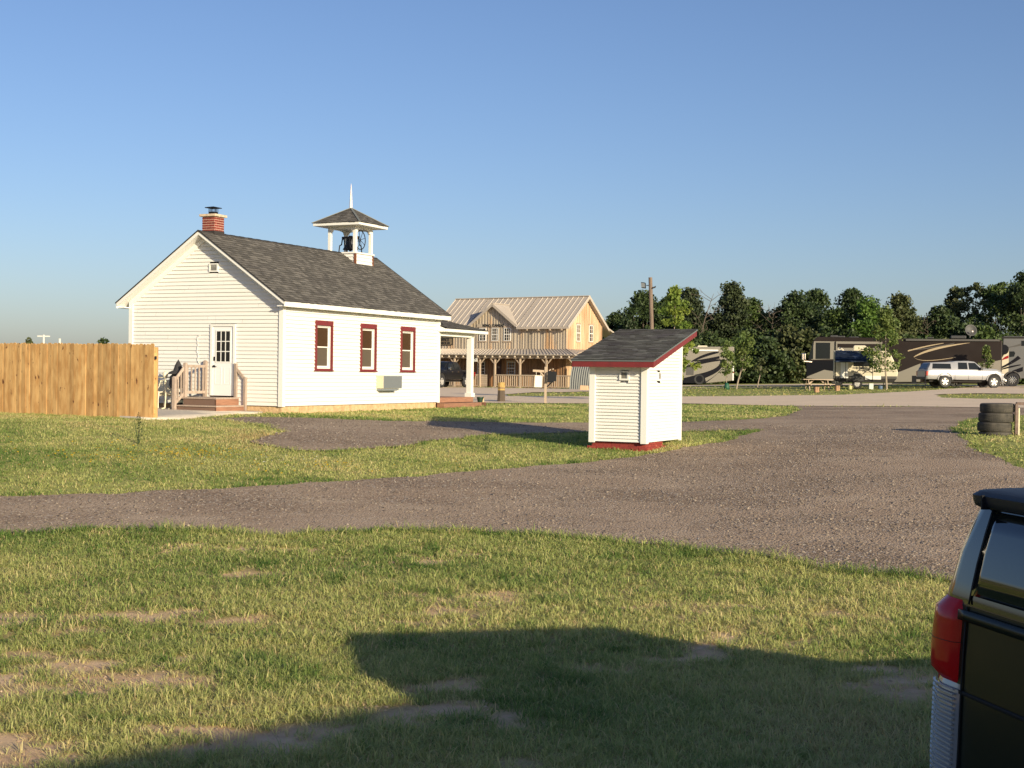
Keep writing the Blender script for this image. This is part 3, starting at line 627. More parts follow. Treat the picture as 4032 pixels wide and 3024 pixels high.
# front porch (far end)
px0,px1=HX,HX+2.72; pl,pr=-.12,HY+.12; pe=2.50
mb=MB(); mb.box((HX,.0,-.03),(HX+2.7,HY,.15)); mb.box((HX-.12,-.32,-.2),(HX+3.12,-.02,-.04)); mb.box((HX+2.74,-.32,-.2),(HX+3.12,HY+.3,-.042))
mb.build('porch_deck',[redwood],school,bevel=.01)
for y in (.10,2.0,3.6,HY-.1):
    mb=MB(); mb.box((HX+2.5,y-.1,.15),(HX+2.7,y+.1,2.40)); mb.box((HX+2.46,y-.14,.15),(HX+2.74,y+.14,.30)); mb.build('porch_post',[whitetrim],school,bevel=.008)
mb=MB(); mb.box((HX-.05,.0,2.32),(HX+2.72,.15,2.46)); mb.box((HX+2.5,.15,2.32),(HX+2.72,HY,2.455)); mb.box((HX-.1,-.28,2.46),(HX+3.22,HY+.28,2.49)); mb.bar((HX-.05,-.29,2.515),(HX+3.24,-.29,2.515),.03,.10); mb.bar((HX+3.23,-.27,2.515),(HX+3.23,HY+.28,2.515),.03,.10)
mb.prism([(-.3,2.47),(-.3,2.56),(.5,2.86),(.5,2.47)],HX+.0,HX+.03,f=lambda p,q,t:(t-.06,p,q))
pf=mb.build('porch_roof',[whitetrim],school)
mb=MB(); mb.add([(HX,-.3,2.57),(HX+3.26,-.3,2.57),(HX+3.26,HY+.3,2.57),(HX,HY+.3,2.57),(HX,2.0,3.30),(HX,HY-2.0,3.30)],[(0,1,4),(1,2,5,4),(2,3,5)]) 
mb.build('porch_sheathing',[darkedge],pf)
mb=MB(); hyp=Vector((0,2.3,.73)); hl=hyp.length; hd=hyp/hl; hn=Vector((0,-hd.z,hd.y))
def P1(s,t,n): return Vector((HX+s,-.32,2.58))+hd*t+hn*n
shingles(mb,P1,lambda t:(0,3.28*(1-t/hl)),hl,.13)
ex=Vector((-3.26,0,.73)); el=ex.length; ed_=ex/el; en=Vector((.73/el,0,3.26/el))
def P2(s,t,n): return Vector((HX+3.28,s,2.58))+ed_*t+en*n
shingles(mb,P2,lambda t:(-.32+2.3*t/el,HY+.32-2.3*t/el),el,.13)
mb.build('porch_shingles',[shingle,darkedge],pf,fix=False)
mb=MB(); pbox(mb,PC,0,.09,0.15,2.3,.03,.07); mb.build('porch_pilaster',[whitetrim],school)
# back steps and rails
mb=MB(); mb.box((-1.08,1.5,.18),(0,2.74,.225)); mb.box((-1.38,1.26,-.035),(-.0,2.72,.0)); mb.box((-1.05,1.52,.0),(-.02,2.7,.18),1); mb.box((-1.34,1.29,-.3),(-.02,2.68,-.035),1)
mb.box((-1.08,1.495,.0),(-.03,1.515,.178),2); mb.box((-1.37,1.262,-.3),(-.03,1.285,-.037),2)  # right side in lighter wood, its sunlit tone put into the colour
mb.build('steps',[pine,brownwood,redwood],school)
mb=MB()
posts=[(-.06,2.70,.22,1.30),(-1.03,2.66,.22,1.22),(-1.40,2.74,-.3,.82)]
for (x,y,z0,z1) in posts: mb.box((x-.05,y-.05,z0),(x+.05,y+.05,z1-.03)); mb.add([(x-.05,y-.05,z1-.03),(x+.05,y-.05,z1-.03),(x+.05,y+.05,z1-.03),(x-.05,y+.05,z1-.03),(x-.025,y-.025,z1),(x+.025,y-.025,z1),(x+.025,y+.025,z1),(x-.025,y+.025,z1)],[(0,1,5,4),(1,2,6,5),(2,3,7,6),(3,0,4,7),(4,5,6,7)])
mb.bar((-.06,2.69,1.12),(-1.03,2.66,1.12),.045,.08); mb.bar((-.06,2.69,.36),(-1.03,2.66,.36),.045,.08)
for i in range(5): t=(i+.8)/5.6; x=-.06-t*.97; mb.bar((x,2.68,.36),(x,2.68,1.12),.035)
mb.bar((-1.03,2.68,1.10),(-1.40,2.74,.70),.045,.08); mb.bar((-1.03,2.68,.35),(-1.40,2.74,.02),.045,.08)
for t in (.35,.7): mb.bar((-1.03-.37*t,2.70,.35-.33*t),(-1.03-.37*t,2.70,1.1-.4*t),.035)
mb.build('railing',[pine],school,bevel=.004)
mb=MB(); mb.box((-.10,1.55,.2),(-.02,1.63,1.22)); mb.box((-.10,1.21,-.3),(-.02,1.29,.82)); mb.bar((-.06,1.60,1.10),(-.06,1.25,.74),.045,.08); mb.build('railing',[pine],school,bevel=.004)
# flower pot + wedge on the porch step
def potat(name,label,cat,loc,r,h,m):
    mb=MB(); mb.lathe([(0,0),(r*.68,0),(r*.92,h*.85),(r,h*.86),(r,h),(r*.9,h),(r*.8,h*.55),(0,h*.5)],20); o=mb.build(name,[m],None,smooth=True,angle=40); o.location=loc; return tag(o,label,cat)
q=school.matrix_world
def sloc(x,y,z): p=S_O+Su*x+Sv*y; return (p.x,p.y,p.z+z)
potat('flower_pot','empty dark green flower pot on the schoolhouse porch step','flower pot',sloc(12.28,-.17,-.04),.13,.19,mat('green_plastic',(.012,.04,.025),.5))
mb=MB(); mb.prism([(0,0),(.12,0),(.12,.2),(.04,.0)],0,.06); o=mb.build('wood_wedge',[foundm],None); o.location=sloc(12.42,-.15,-.04); o.rotation_euler=(0,0,.6); tag(o,'pale wooden wedge leaning against the green flower pot','wood block')
# ================= OUTHOUSE =================
O_O=Vector((2.964,30.3,1.008)); O_TH=R(26); out=thing('outhouse','small white clapboard outhouse with red-trimmed slanting shingle roof standing on red brick','outhouse',O_O,PI/2-O_TH)
OX,OY=2.30,1.30; zl,zh=1.80,2.40
QA=lambda s,z,n:Vector((-n,s,z)); QB=lambda s,z,n:Vector((s,-n,z)); QC=lambda s,z,n:Vector((OX+n,s,z)); QD=lambda s,z,n:Vector((s,OY+n,z))
osl=(zh-zl)/OX
mb=MB(); lap(mb,QA,.09,OY-.09,0,zl,.073,[(.42,.60,1.36,1.60)],n0=.030)
def org(z): return (max(.09,(z-zl)/osl if z>zl else .09),OX-.09)
lap(mb,QB,.09,OX,0,zh,.073,[(.66,.86,1.37,1.57)],org,n0=.026,nt_=-.008); lap(mb,QD,.09,OX-.09,0,zh,.073,[],org); lap(mb,QC,0,OY,0,zh,.073)
mb.box((.06,.06,.01),(OX-.06,OY-.06,zl-.02)); mb.build('wall',[white],out)
for s,P in ((0,QB),(OY,QD)):
    mb=MB(); pbox(mb,QA,s-.04 if s==0 else s-.10,s+.10 if s==0 else s+.04,-.03,zl+.02,0,.055); pbox(mb,P,-.001,.10,-.03,zl+.04,-.001,.042); mb.build('corner_trim',[whitetrim],out,bevel=.003)
    mb=MB(); pbox(mb,P,OX-.11,OX+.02,-.03,zh,0,.042); mb.build('corner_trim',[whitetrim],out,bevel=.003)
for P,(a,b,c,d) in ((QA,(.43,.58,1.41,1.55)),(QB,(.69,.83,1.41,1.54))):
    mb=MB(); bframe(mb,P,(a,b,c,d),.04,.02,.04,-.02,.05); wo=mb.build('small_window',[whitetrim],out); mb=MB(); pbox(mb,P,a,b,c,d,-.03,.036); mb.build('window_glass',[mat('frosted_pane',(.17,.16,.14),.5)],wo)
    mb=MB(); pbox(mb,P,a,a+.03,c,d,.036,.044); mb.build('window_slide',[acgrey],wo)
# roof: fascia box + shingles
ov=.34; fx0,fx1=-.36,OX+.27; fy0,fy1=-.30,OY+.34
def rz_(x): return zl+.06+x*osl*1.02
mb=MB(); zc=lambda x:rz_(x)
for y in (fy0,fy1-.03): mb.prism([(fx0,zc(fx0)-.11),(fx1,zc(fx1)-.11),(fx1,zc(fx1)+.02),(fx0,zc(fx0)+.02)],y,y+.03)
mb.box((fx0-.005,fy0+.03,zc(fx0)-.105),(fx0+.025,fy1-.03,zc(fx0)+.018)); mb.box((fx1-.03,fy0+.03,zc(fx1)-.105),(fx1,fy1-.03,zc(fx1)+.018))
rfo=mb.build('roof',[redpaint],out)
mb=MB(); mb.prism([(fx0+.03,zc(fx0)-.02),(fx1-.03,zc(fx1)-.02),(fx1-.03,zc(fx1)),(fx0+.03,zc(fx0))],fy0+.03,fy1-.03); mb.build('soffit',[whitetrim],rfo)
mb=MB(); mb.prism([(fx0-.02,zc(fx0)+.022),(fx1+.01,zc(fx1)+.022),(fx1+.01,zc(fx1)+.05),(fx0-.02,zc(fx0)+.05)],fy0-.02,fy1+.02); mb.build('drip_edge',[mat('drip_edge_metal',(.13,.15,.15),.5)],rfo)
dd=Vector((fx1-fx0+.02,0,zc(fx1)-zc(fx0))); dl=dd.length; du=dd/dl; dn=Vector((-du.z,0,du.x))
mb=MB(); 
def PS(s,t,n): return Vector((fx0-.02,s,zc(fx0)+.052))+du*t+dn*n
shingles(mb,PS,lambda t:(fy0-.015,fy1+.015),dl,.127,tab=(.10,.3),jag=.006,th=.013); mb.build('shingles',[shingle2,darkedge],rfo,fix=False)
mb=MB(); brickbox(mb,.06,1.2,.03,OY-.0,-.12,-.02,.07,.2); brickbox(mb,-.02,1.2,-.05,OY+.08,-.30,-.11,.07,.2); mb.box((.06,.04,-.3),(1.2,OY-.02,-.0)); mb.box((-.015,-.045,-.3),(1.2,OY+.07,-.115))
mb.build('brick_base',[mat('painted_red_brick',(.26,.04,.03),.7,vamt=.2,bump=(60,.004))],out)
# ================= CEDAR FENCE =================
fa=Vector((-8.68,33.3,0)); fb=Vector((-13.45,36.05,0)); fd=(fb-fa).normalized(); fnrm=Vector((-fd.y,fd.x,0)); 
if fnrm.y>0: fnrm=-fnrm
fence=thing('cedar_fence','golden cedar picket privacy fence with dog-eared boards at the left of the yard','fence',(fa.x,fa.y,0))
mb=MB(); s=0;top=3.10
while s<9.2:
    wd=rnd.choice([.135,.14,.14,.145,.09]); e=s+wd-.004; n=rnd.uniform(0,.018); zt=top+rnd.uniform(-.014,.014)+s*.003; p=fa+fd*s; zg=H(p.x,p.y)-.12; c=rnd.random()
    poly=[(s,zg),(e,zg),(e,zt-.035),(e-.03,zt),(s+.03,zt),(s,zt-.035)]
    if s==0: pass
    tw=rnd.uniform(-.004,.004)
    mb.prism(poly,n,n+.018,f=lambda p_,q_,t_:tuple(fd*p_+fnrm*(t_+tw*(p_-s)/.14)+Vector((0,0,q_))),c=c); s+=wd
mb.build('pickets',[cedar],fence)
mb=MB(); 
for z in (1.45,2.2,2.95): mb.bar(fd*0.02+Vector((0,0,z))-fnrm*.03,fd*9.2+Vector((0,0,z+.02))-fnrm*.03,.04,.09)
mb.build('rails',[cedar],fence)
for i in range(5):
    p=fd*(.06+i*2.3); mb=MB(); mb.box((p.x-.045-fnrm.x*.1,p.y-.045-fnrm.y*.1,1.0),(p.x+.045-fnrm.x*.1,p.y+.045-fnrm.y*.1,3.02)); mb.build('fence_post',[cedar],fence)
mb=MB(); mb.bar((fd*-.03+Vector((0,0,2.72))),(fd*-.03+Vector((0,0,2.80))),.05,.04); mb.build('latch',[darkiron],fence)
# ================= TYRES, PIPE RAIL =================
rubber=mat('dusty_rubber',(.045,.042,.036),.85,n=(5,.4,.65,(.085,.075,.06)),bump=(50,.006)); rubber2=mat('tyre_rubber',(.02,.02,.022),.7)
TW=.232; labs=['topmost worn tyre of the four-tyre stack by the driveway','second tyre from the top of the roadside stack','third tyre from the top of the roadside stack, pushed left','bottom tyre of the roadside stack, half sunk in grass']
tx,ty=11.86,33.5; tz=H(tx,ty)-.14
for i in range(4):
    k=3-i; r=.40+.012*(k==2)
    mb=MB(); prof=[(.225,.03),(.26,.012),(.34,.0),(r-.018,.008),(r-.002,.03),(r,TW/2),(r-.002,TW-.03),(r-.018,TW-.008),(.34,TW),(.26,TW-.012),(.225,TW-.03),(.235,TW-.05),(.33,TW/2+.04),(.33,TW/2-.04),(.235,.05)]
    mb.lathe(prof,48,closed=True)
    for g in range(60):
        a=2*PI*g/60; 
        for zz in (.045,.10,.15): mb.hexa([(math.cos(a+da)*rr,math.sin(a+da)*rr,zz+dz+.012*math.sin(g)) for dz in (0,.03) for da,rr in ((-.03,r-.01),(.03,r-.01),(.03,r+.004),(-.03,r+.004))])
    o=mb.build('tyre',[rubber],None,smooth=True,angle=35); o.location=(tx+[-.06,-.075,-.03,0][i] if False else tx+(0,-.02,-.06,-.03)[3-k if False else i],ty,tz+k*TW+ (0)); o.rotation_euler=(R(rnd.uniform(-.8,.8)),R(rnd.uniform(-.5,.5)),rnd.random()*6); tag(o,labs[i],'tyre','tyres stacked beside the driveway')
pipem=mat('rusty_pipe',(.10,.06,.045),.7,n=(8,.4,.6,(.16,.11,.09))); pipew=mat('pipe_cream_paint',(.62,.58,.42),.6)
pr=thing('pipe_rail','rust-brown pipe rail with pale painted upright beside the tyre stack','railing',(12.25,33.2,H(12.25,33.2)))
mb=MB(); mb.bar((-.03,0,-.3),(-.03,0,.79),.065,.065); mb.build('post',[pipem],pr); mb=MB(); mb.bar((-.03,0,.79),(2.6,.25,.79),.07,.07); mb.build('top_rail',[pipem],pr)
mb=MB(); mb.tube([(.035,.02,-.2),(.035,.02,.68)],.025,10); mb.build('painted_upright',[pipew],pr); mb=MB(); mb.bar((2.5,.24,-.3),(2.5,.24,.76),.065); mb.build('post',[pipem],pr)
# weeds
def weed(name,label,x,y,h,m,n=60,sp=.12):
    mb=MB(); z=H(x,y)
    for i in range(5): a=rnd.random()*6; mb.tube([(0,0,-.02),(sp*.4*math.cos(a),sp*.4*math.sin(a),h*.6),(sp*.6*math.cos(a),sp*.6*math.sin(a),h*rnd.uniform(.75,1))],[.006,.004,.002],4)
    for i in range(n):
        a=rnd.random()*6.28; zz=h*rnd.uniform(.1,1); r=sp*(1.2-zz/h)*rnd.random(); l=.05; d=rnd.random()*6.28
        p=Vector((r*math.cos(a),r*math.sin(a),zz)); e=Vector((math.cos(d)*l,math.sin(d)*l,l*rnd.uniform(-.2,.8))); s_=Vector((-math.sin(d),math.cos(d),0))*.012
        mb.face([p,p+e*.5+s_,p+e,p+e*.5-s_])
    o=mb.build(name,[m],None,fix=False); o.location=(x,y,z); tag(o,label,'plant')
weedm=mat('weed_leaf',(.05,.085,.03),.6,vamt=.3,trans=.3)
weed('weed_plant','tall dark weed standing in the lawn in front of the cedar fence',-7.5,27.6,.62,weedm,160,.2)
weed('weed_plant','low feathery weed in the lawn between driveway and outhouse',-.55,29.9,.38,weedm,110,.22)
# ================= YARD CLUTTER BEHIND THE FENCE END =================
def yl(x,y,z): return sloc(x,y,z)
cream=mat('cream_fabric',(.72,.66,.48),.7); bone=mat('bone_plastic',(.75,.68,.50),.5)
ben=thing('lawn_chair','cream slatted lawn chair half hidden behind the fence end','chair',yl(-.75,3.95,-.16),PI/2-S_TH)
mb=MB(); mb.bar((-.25,-.5,.42),(-.25,.45,.42),.04,.05); mb.bar((.2,-.5,.42),(.2,.45,.42),.04,.05); mb.box((-.27,-.5,.425),(.22,.45,.45)); mb.build('seat',[cream],ben)
mb=MB(); mb.hexa([(.18,-.5,.50),(.21,-.5,.50),(.21,.45,.50),(.18,.45,.50),(.27,-.5,.84),(.30,-.5,.84),(.30,.45,.84),(.27,.45,.84)]); mb.bar((.3,-.52,.93),(.3,.46,.93),.03,.03); mb.build('backrest',[cream],ben)
for x in (-.25,.22):
    for y in (-.5,.44): mb=MB(); mb.tube([(x,y,0),(x*.9,y,.42),(x+.05 if x>0 else x,y,.92 if x>0 else .6)],.014,6); mb.build('leg',[cream],ben)
def bonefig(name,label,x,y,z,hat):
    t=thing(name,label,'decoration',yl(x,y,z),PI/2-S_TH)
    mb=MB(); s=.9
    mb.tube([(0,0,.45),(-.0,0,.62),(.04,0,.85)],[.03,.025,.03],6)
    for sy in (-1,1):
        mb.tube([(0,sy*.07,.45),(-.2,sy*.09,.50),(-.40,sy*.11,.48)],[.03,.018,.028],6); mb.tube([(-.40,sy*.11,.48),(-.42,sy*.11,.25),(-.43,sy*.12,.05)],[.03,.015,.022],6); mb.tube([(-.43,sy*.12,.04),(-.56,sy*.13,.02)],[.025,.015],5)
        mb.tube([(.03,sy*.17,.82),(-.02,sy*.21,.62)],[.02,.013],5); mb.tube([(-.02,sy*.21,.62),(-.24,sy*.16,.55)],[.013,.010],5); mb.tube([(.03,sy*.17,.83),(.03,0,.85)],.014,5)
    for i in range(4):
        zz=.64+i*.055; mb.tube([(.03,-.11,zz),(-.05,-.08,zz-.02),(-.07,0,zz-.025),(-.05,.08,zz-.02),(.03,.11,zz)],.009,5)
    mb.lathe([(0,.42),(.08,.43),(.11,.48),(.05,.50)],10); mb.build('skeleton_body',[bone],t)
    mb=MB(); mb.lathe([(0,.88),(.045,.89),(.06,.94),(.08,1.0),(.07,1.07),(.0,1.11)],14,o=(.02,0,0)); hd_=mb.build('skull',[bone],t,smooth=True)
    if hat:
        mb=MB(); mb.lathe([(.30,1.02),(.26,1.08),(.14,1.14),(.10,1.28),(.0,1.46)],14); mb.lathe([(.14,1.05),(.24,.95),(.26,.70),(.22,.62),(.2,.68)],14); 
        mb.build('black_hat_and_veil',[mat('black_cloth',(.035,.033,.035),.9)],t)
    return t
bonefig('skeleton_decoration','pale plastic skeleton seated on the cream lawn chair','',0,0,0,False) if False else None
sk=bonefig('skeleton_decoration','pale plastic skeleton sitting at the end of the lawn chair behind the fence',-.85,3.55,-.14,False)
sk=bonefig('witch_decoration','seated skeleton figure in a black pointed hat and dark veil beside the back steps',-.80,3.10,-.14,True)
mb=MB(); mb.lathe([(0,0),(.16,0),(.19,.25),(.18,.3),(0,.3)],14); o=mb.build('planter_tub',[mat('dark_planter',(.05,.055,.05),.7)],None); o.location=yl(-.35,3.5,-.14); tag(o,'dark round planter tub on the patio behind the skeletons','planter')
# ================= OFFICE =================
oth=R(33.5); OF=Vector((4.166,106,1.378)); off=thing('office_building','two-storey board-and-batten frontier office with tan metal roof, dormer and long porch','building',OF,PI/2-oth)
bw=mat('weathered_board',(.42,.36,.285),.9,vamt=.2,n=(.9,.56,.70,(.50,.33,.19)),n2=(5,.66,.74,(.26,.19,.13)),spec=.2,bump=(20,.01),stretch=(1,1,.25))
bw2=mat('tan_board',(.58,.43,.28),.9,vamt=.16,n=(1.2,.4,.62,(.46,.28,.16)),bump=(20,.01),stretch=(1,1,.25))
tanroof=mat('tan_metal_roof',(.46,.40,.34),.55,n=(.8,.4,.6,(.43,.375,.32)),spec=.2); tanrib=mat('roof_rib',(.60,.53,.45),.5,spec=.2)
gwood=mat('grey_post_wood',(.44,.34,.25),.85,vamt=.15,bump=(20,.01))
W_,LN,EZo,RZo=5.46,12.1,5.02,7.18; mid=W_/2; osl=(RZo-EZo)/mid
FA=lambda s,z,n:Vector((-n,s,z)); FB=lambda s,z,n:Vector((s,-n,z)); FC=lambda s,z,n:Vector((W_+n,s,z)); FD=lambda s,z,n:Vector((s,LN+n,z))
def battens(mb,P,s0,s1,zf0,zf1,pitch,mset=0):
    s=s0
    while s<s1-.02:
        wd=pitch*rnd.uniform(.8,1.2); e=min(s+wd,s1); c=rnd.random()
        mb.hexa([P(s,zf0(s),0),P(e,zf0(e),0),P(e,zf0(e),.012),P(s,zf0(s),.012),P(s,zf1(s),0),P(e,zf1(e),0),P(e,zf1(e),.012),P(s,zf1(s),.012)],mset,c)
        a=max(s0,s-.035); b=s+.035; mb.hexa([P(a,zf0(a),.01),P(b,zf0(b),.01),P(b,zf0(b),.05),P(a,zf0(a),.05),P(a,zf1(a),.01),P(b,zf1(b),.01),P(b,zf1(b),.05),P(a,zf1(a),.05)],mset,rnd.random())
        s=e
mb=MB(); dH=lambda s:EZo if abs(s-6.75)>2.2 else EZo+(2.2-abs(s-6.75))*.74
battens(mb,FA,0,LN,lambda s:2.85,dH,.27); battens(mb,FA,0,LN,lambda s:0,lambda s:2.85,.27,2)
# finer bottom skirt handled by railing; gable wall
gz=lambda s:EZo+(mid-abs(s-mid))*osl-.02
battens(mb,FB,0,W_,lambda s:0,gz,.26,1); battens(mb,FC,0,LN,lambda s:0,lambda s:EZo,.3); battens(mb,FD,0,W_,lambda s:0,gz,.3)
mb.build('wall',[bw,bw2,mat('brown_porch_shade_board',(.27,.165,.095),.9,vamt=.2,n=(.9,.5,.68,(.33,.17,.08)),bump=(20,.01),stretch=(1,1,.25),spec=.2)],off)  # ground storey: brown unweathered boards, coloured darker to deepen the porch shade
def ribroof(mb,quad,pitch,rh=.035,c=None): # quad: e0,e1 (eave), r1,r0 (ridge) ; slab + ribs
    e0,e1,r1,r0=[Vector(p) for p in quad]; nn=((e1-e0).cross(r0-e0)).normalized(); nn=nn if nn.z>0 else -nn
    t=.07; mb.hexa([e0,e1,r1,r0,e0+nn*t,e1+nn*t,r1+nn*t,r0+nn*t],0,.5)
    k=int((e1-e0).length/pitch)
    for i in range(k+1):
        f=i/max(1,k); p=e0.lerp(e1,f)+nn*t; q=r0.lerp(r1,f)+nn*t
        if (q-p).length>.1: mb.bar(p+nn*rh/2,q+nn*rh/2,.04,rh,m=1,up=nn)
mb=MB(); eo=.42; ro_=.42; ze=EZo-eo*osl+.03; zr=RZo+.03
d0_,d1_=6.75-2.38,6.75+2.38; za=EZo+.05*osl+.03
ribroof(mb,[(-eo,-ro_,ze),(-eo,d0_,ze),(mid,d0_,zr),(mid,-ro_,zr)],.44); ribroof(mb,[(-eo,d1_,ze),(-eo,LN+ro_,ze),(mid,LN+ro_,zr),(mid,d1_,zr)],.44); ribroof(mb,[(.05,d0_,za),(.05,d1_,za),(mid,d1_,zr),(mid,d0_,zr)],.44)
ribroof(mb,[(W_+eo,-ro_,ze),(W_+eo,LN+ro_,ze),(mid,LN+ro_,zr),(mid,-ro_,zr)],.44)
mb.bar((mid,-ro_,zr+.09),(mid,LN+ro_,zr+.09),.28,.06)
# rear low roof
ribroof(mb,[(W_+2.0,-ro_,ze-.5),(W_+2.0,LN,ze-.5),(W_+eo,LN,ze+.02),(W_+eo,-ro_,ze+.02)],.5)
rfo=mb.build('roof',[tanroof,tanrib],off)
for y in (-ro_-.03,LN+ro_):
    mb=MB()
    for sg in (0,1):
        E=lambda x,z:(x if not sg else W_-x,z)
        mb.prism([E(-eo-.02,ze-.14),E(mid,zr-.14),E(mid,zr+.09),E(-eo-.02,ze+.09)],y,y+.03)
    mb.build('rake_trim',[tanroof],rfo)
mb=MB(); mb.bar((-eo-.02,-ro_,ze-.02),(-eo-.02,d0_,ze-.02),.03,.17); mb.build('fascia',[tanroof],rfo); mb=MB(); mb.bar((-eo-.02,d1_,ze-.02),(-eo-.02,LN+ro_,ze-.02),.03,.17)
mb.build('fascia',[tanroof],rfo)
for i in range(12):
    y=.2+i*1.06
    if abs(y-6.75)<2.5: continue
    mb=MB(); mb.box((-eo+.02,y-.05,ze-.16),(.02,y+.05,ze-.02)); mb.box((-eo-.05,y-.055,ze-.23),(-eo+.05,y+.055,ze-.10)); mb.build('rafter_tail',[gwood],rfo)
# dormer
mb=MB(); db,dw,dzr,dze=6.75,2.42,6.60,4.80; da=-.36
for sg in (-1,1):
    e0=Vector((da,db+sg*dw,dze)); r0_=Vector((da,db,dzr)); 
    back=lambda z:(z-ze)/osl-eo
    e1=Vector((back(dze)+.05,db+sg*dw,dze)); r1=Vector((back(dzr)+.15,db,dzr))
    nn=(e1-e0).cross(r0_-e0).normalized(); nn=nn if nn.z>0 else -nn
    mb.hexa([e0,e1,r1,r0_,e0+nn*.07,e1+nn*.07,r1+nn*.07,r0_+nn*.07],0,.5)
    mb.bar(e0+Vector((-.02,0,-.02)),r0_+Vector((-.02,0,-.02)),.03,.2,c=.5)
mb.bar((da,db,dzr+.09),(back(dzr)+.1,db,dzr+.09),.22,.05)
mb.build('dormer_roof',[tanroof,tanrib],off)
# porch roof, wraps the gable side
mb=MB(); pz0,pz1=2.52,2.98; pa,pb=-2.15,-2.05
ribroof(mb,[(pa,pb,pz0),(pa,LN,pz0),(-.02,LN,pz1),(-.02,-.02,pz1)],.30,.04)
ribroof(mb,[(pa,pb,pz0),(W_,pb,pz0),(W_,-.03,pz1),(-.02,-.03,pz1)],.5,.03)
mb.bar((pa,pb,pz0+.10),(-.02,-.02,pz1+.10),.12,.03)
por=mb.build('porch_roof',[tanroof,tanrib],off)
mb=MB(); mb.bar((-1.8,-1.95,2.38),(-1.8,LN,2.38),.16,.2); mb.bar((-1.8,-1.79,2.375),(W_,-1.79,2.375),.16,.2)
for i in range(20): y=-1.5+i*.70; mb.bar((-.02,y,2.82),(-2.1,y,2.45),.06,.12)
mb.build('porch_beam',[gwood],por)
pre_=mat('sunlit_rafter_end',(.62,.52,.40),.7)  # paler than the rafters: sunlight on their ends painted in
for i in range(20): y=-1.5+i*.70; mb=MB(); mb.box((-2.13,y-.045,2.36),(-2.02,y+.045,2.48)); mb.build('rafter_end',[pre_],por)
mb=MB(); mb.box((-2.0,-2.0,-.3),(W_,LN,.02)); mb.build('porch_deck',[gwood],off)
for yb in (-1.79,.66,3.07,5.42,6.86,9.33,11.6):
    mb=MB(); mb.box((-1.86,yb-.065,0),(-1.74,yb+.065,2.3)); mb.box((-1.9,yb-.10,0),(-1.7,yb+.10,.1))
    for sg in (-1,1):
        if yb<-1 and sg<0: continue
        mb.bar((-1.8,yb,1.80),(-1.8,yb+sg*.46,2.28),.07,.07)
    mb.build('porch_post',[gwood],off)
mb=MB()
for y0,y1 in ((-1.7,.58),(.74,2.99),(3.15,5.34),(7.0,9.25),(9.4,11.5)):
    mb=MB(); mb.bar((-1.8,y0,.98),(-1.8,y1,.98),.10,.09); mb.bar((-1.8,y0,.12),(-1.8,y1,.12),.06,.06); k=int((y1-y0)/.19)
    for i in range(k+1): y=y0+.06+(y1-y0-.12)*i/k; mb.bar((-1.8,y,.08),(-1.8,y,.95),.07,.04,c=rnd.random())
    mb.build('porch_railing',[gwood],off)
whitewin=mat('window_white',(.72,.70,.66),.5)
def owin(P,o,grid,name='window',dark=glassd):
    a,b,c,d=o; mb=MB(); bframe(mb,P,o,.05,.055,.05,.0,.075); m_=(c+d)/2; pbox(mb,P,a,b,m_-.03,m_+.03,.0,.06); wo=mb.build(name,[whitewin],off)
    mb=MB(); pbox(mb,P,a,b,c,d,.0,.045); mb.build('pane',[dark],wo)
    mb=MB()
    for z0,z1 in ((c,m_-.03),(m_+.03,d)):
        for i in range(1,grid): s=a+(b-a)*i/grid; pbox(mb,P,s-.009,s+.009,z0,z1,.045,.052)
        pbox(mb,P,a,b,(z0+z1)/2-.009,(z0+z1)/2+.009,.045,.053)
    mb.build('muntins',[whitewin],wo); mb=MB(); pbox(mb,P,a-.12,b+.12,c-.14,c-.07,.0,.09); mb.build('sill',[gwood],wo); mb=MB(); pbox(mb,P,a-.12,b+.12,d+.07,d+.17,.0,.088); mb.build('lintel',[gwood],wo)
for o in ((7.58,8.12,3.74,4.68),(6.39,6.93,3.74,4.68),(5.19,5.75,3.74,4.68)): owin(FA,o,3)
for o in ((1.45,1.95,3.74,4.96),(3.43,3.91,3.76,4.96)): owin(FB,o,2)
owin(FA,(4.74,5.42,1.07,1.98),3); owin(FA,(7.64,8.28,1.02,1.94),2)
mb=MB(); pbox(mb,FA,6.02,6.55,.02,2.28,.0,.055); dd_=mb.build('door',[mat('dark_brown_door',(.06,.025,.015),.6)],off); mb=MB(); pbox(mb,FA,6.2,6.34,1.52,1.68,.055,.062); mb.build('notice',[mat('notice_paper',(.3,.25,.2),.8)],dd_)
# skirt boards and pickets by the porch entry
mb=MB()
for i in range(6): mb.bar((-1.75,7.05,.12+i*.16),(-1.75,6.2,.12+i*.16),.03,.15,c=rnd.random())
mb.build('entry_boards',[gwood],off)
def text3d(name,body,size,m,parent,P,s,z,n,flip=-1,ext=.012,weight=0,font_align='CENTER'):
    cu=bpy.data.curves.new(name,'FONT'); cu.body=body; cu.size=size; cu.extrude=ext; cu.align_x=font_align; cu.align_y='CENTER'; cu.offset=weight; cu.resolution_u=2
    o=bpy.data.objects.new(name,cu); COL.objects.link(o)
    dg=bpy.context.evaluated_depsgraph_get(); me=bpy.data.meshes.new_from_object(o.evaluated_get(dg)); bpy.data.objects.remove(o)
    o=bpy.data.objects.new(name,me); COL.objects.link(o); me.materials.clear(); me.materials.append(m); o.parent=parent
    ex=(P(1,0,0)-P(0,0,0))*flip; ez=Vector((0,0,1)); en=P(0,0,1)-P(0,0,0); p=P(s,z,n)
    o.matrix_local=Matrix(((ex.x,ez.x,en.x,p.x),(ex.y,ez.y,en.y,p.y),(ex.z,ez.z,en.z,p.z),(0,0,0,1))); return o
blk=mat('black_letters',(.012,.012,.012),.7)
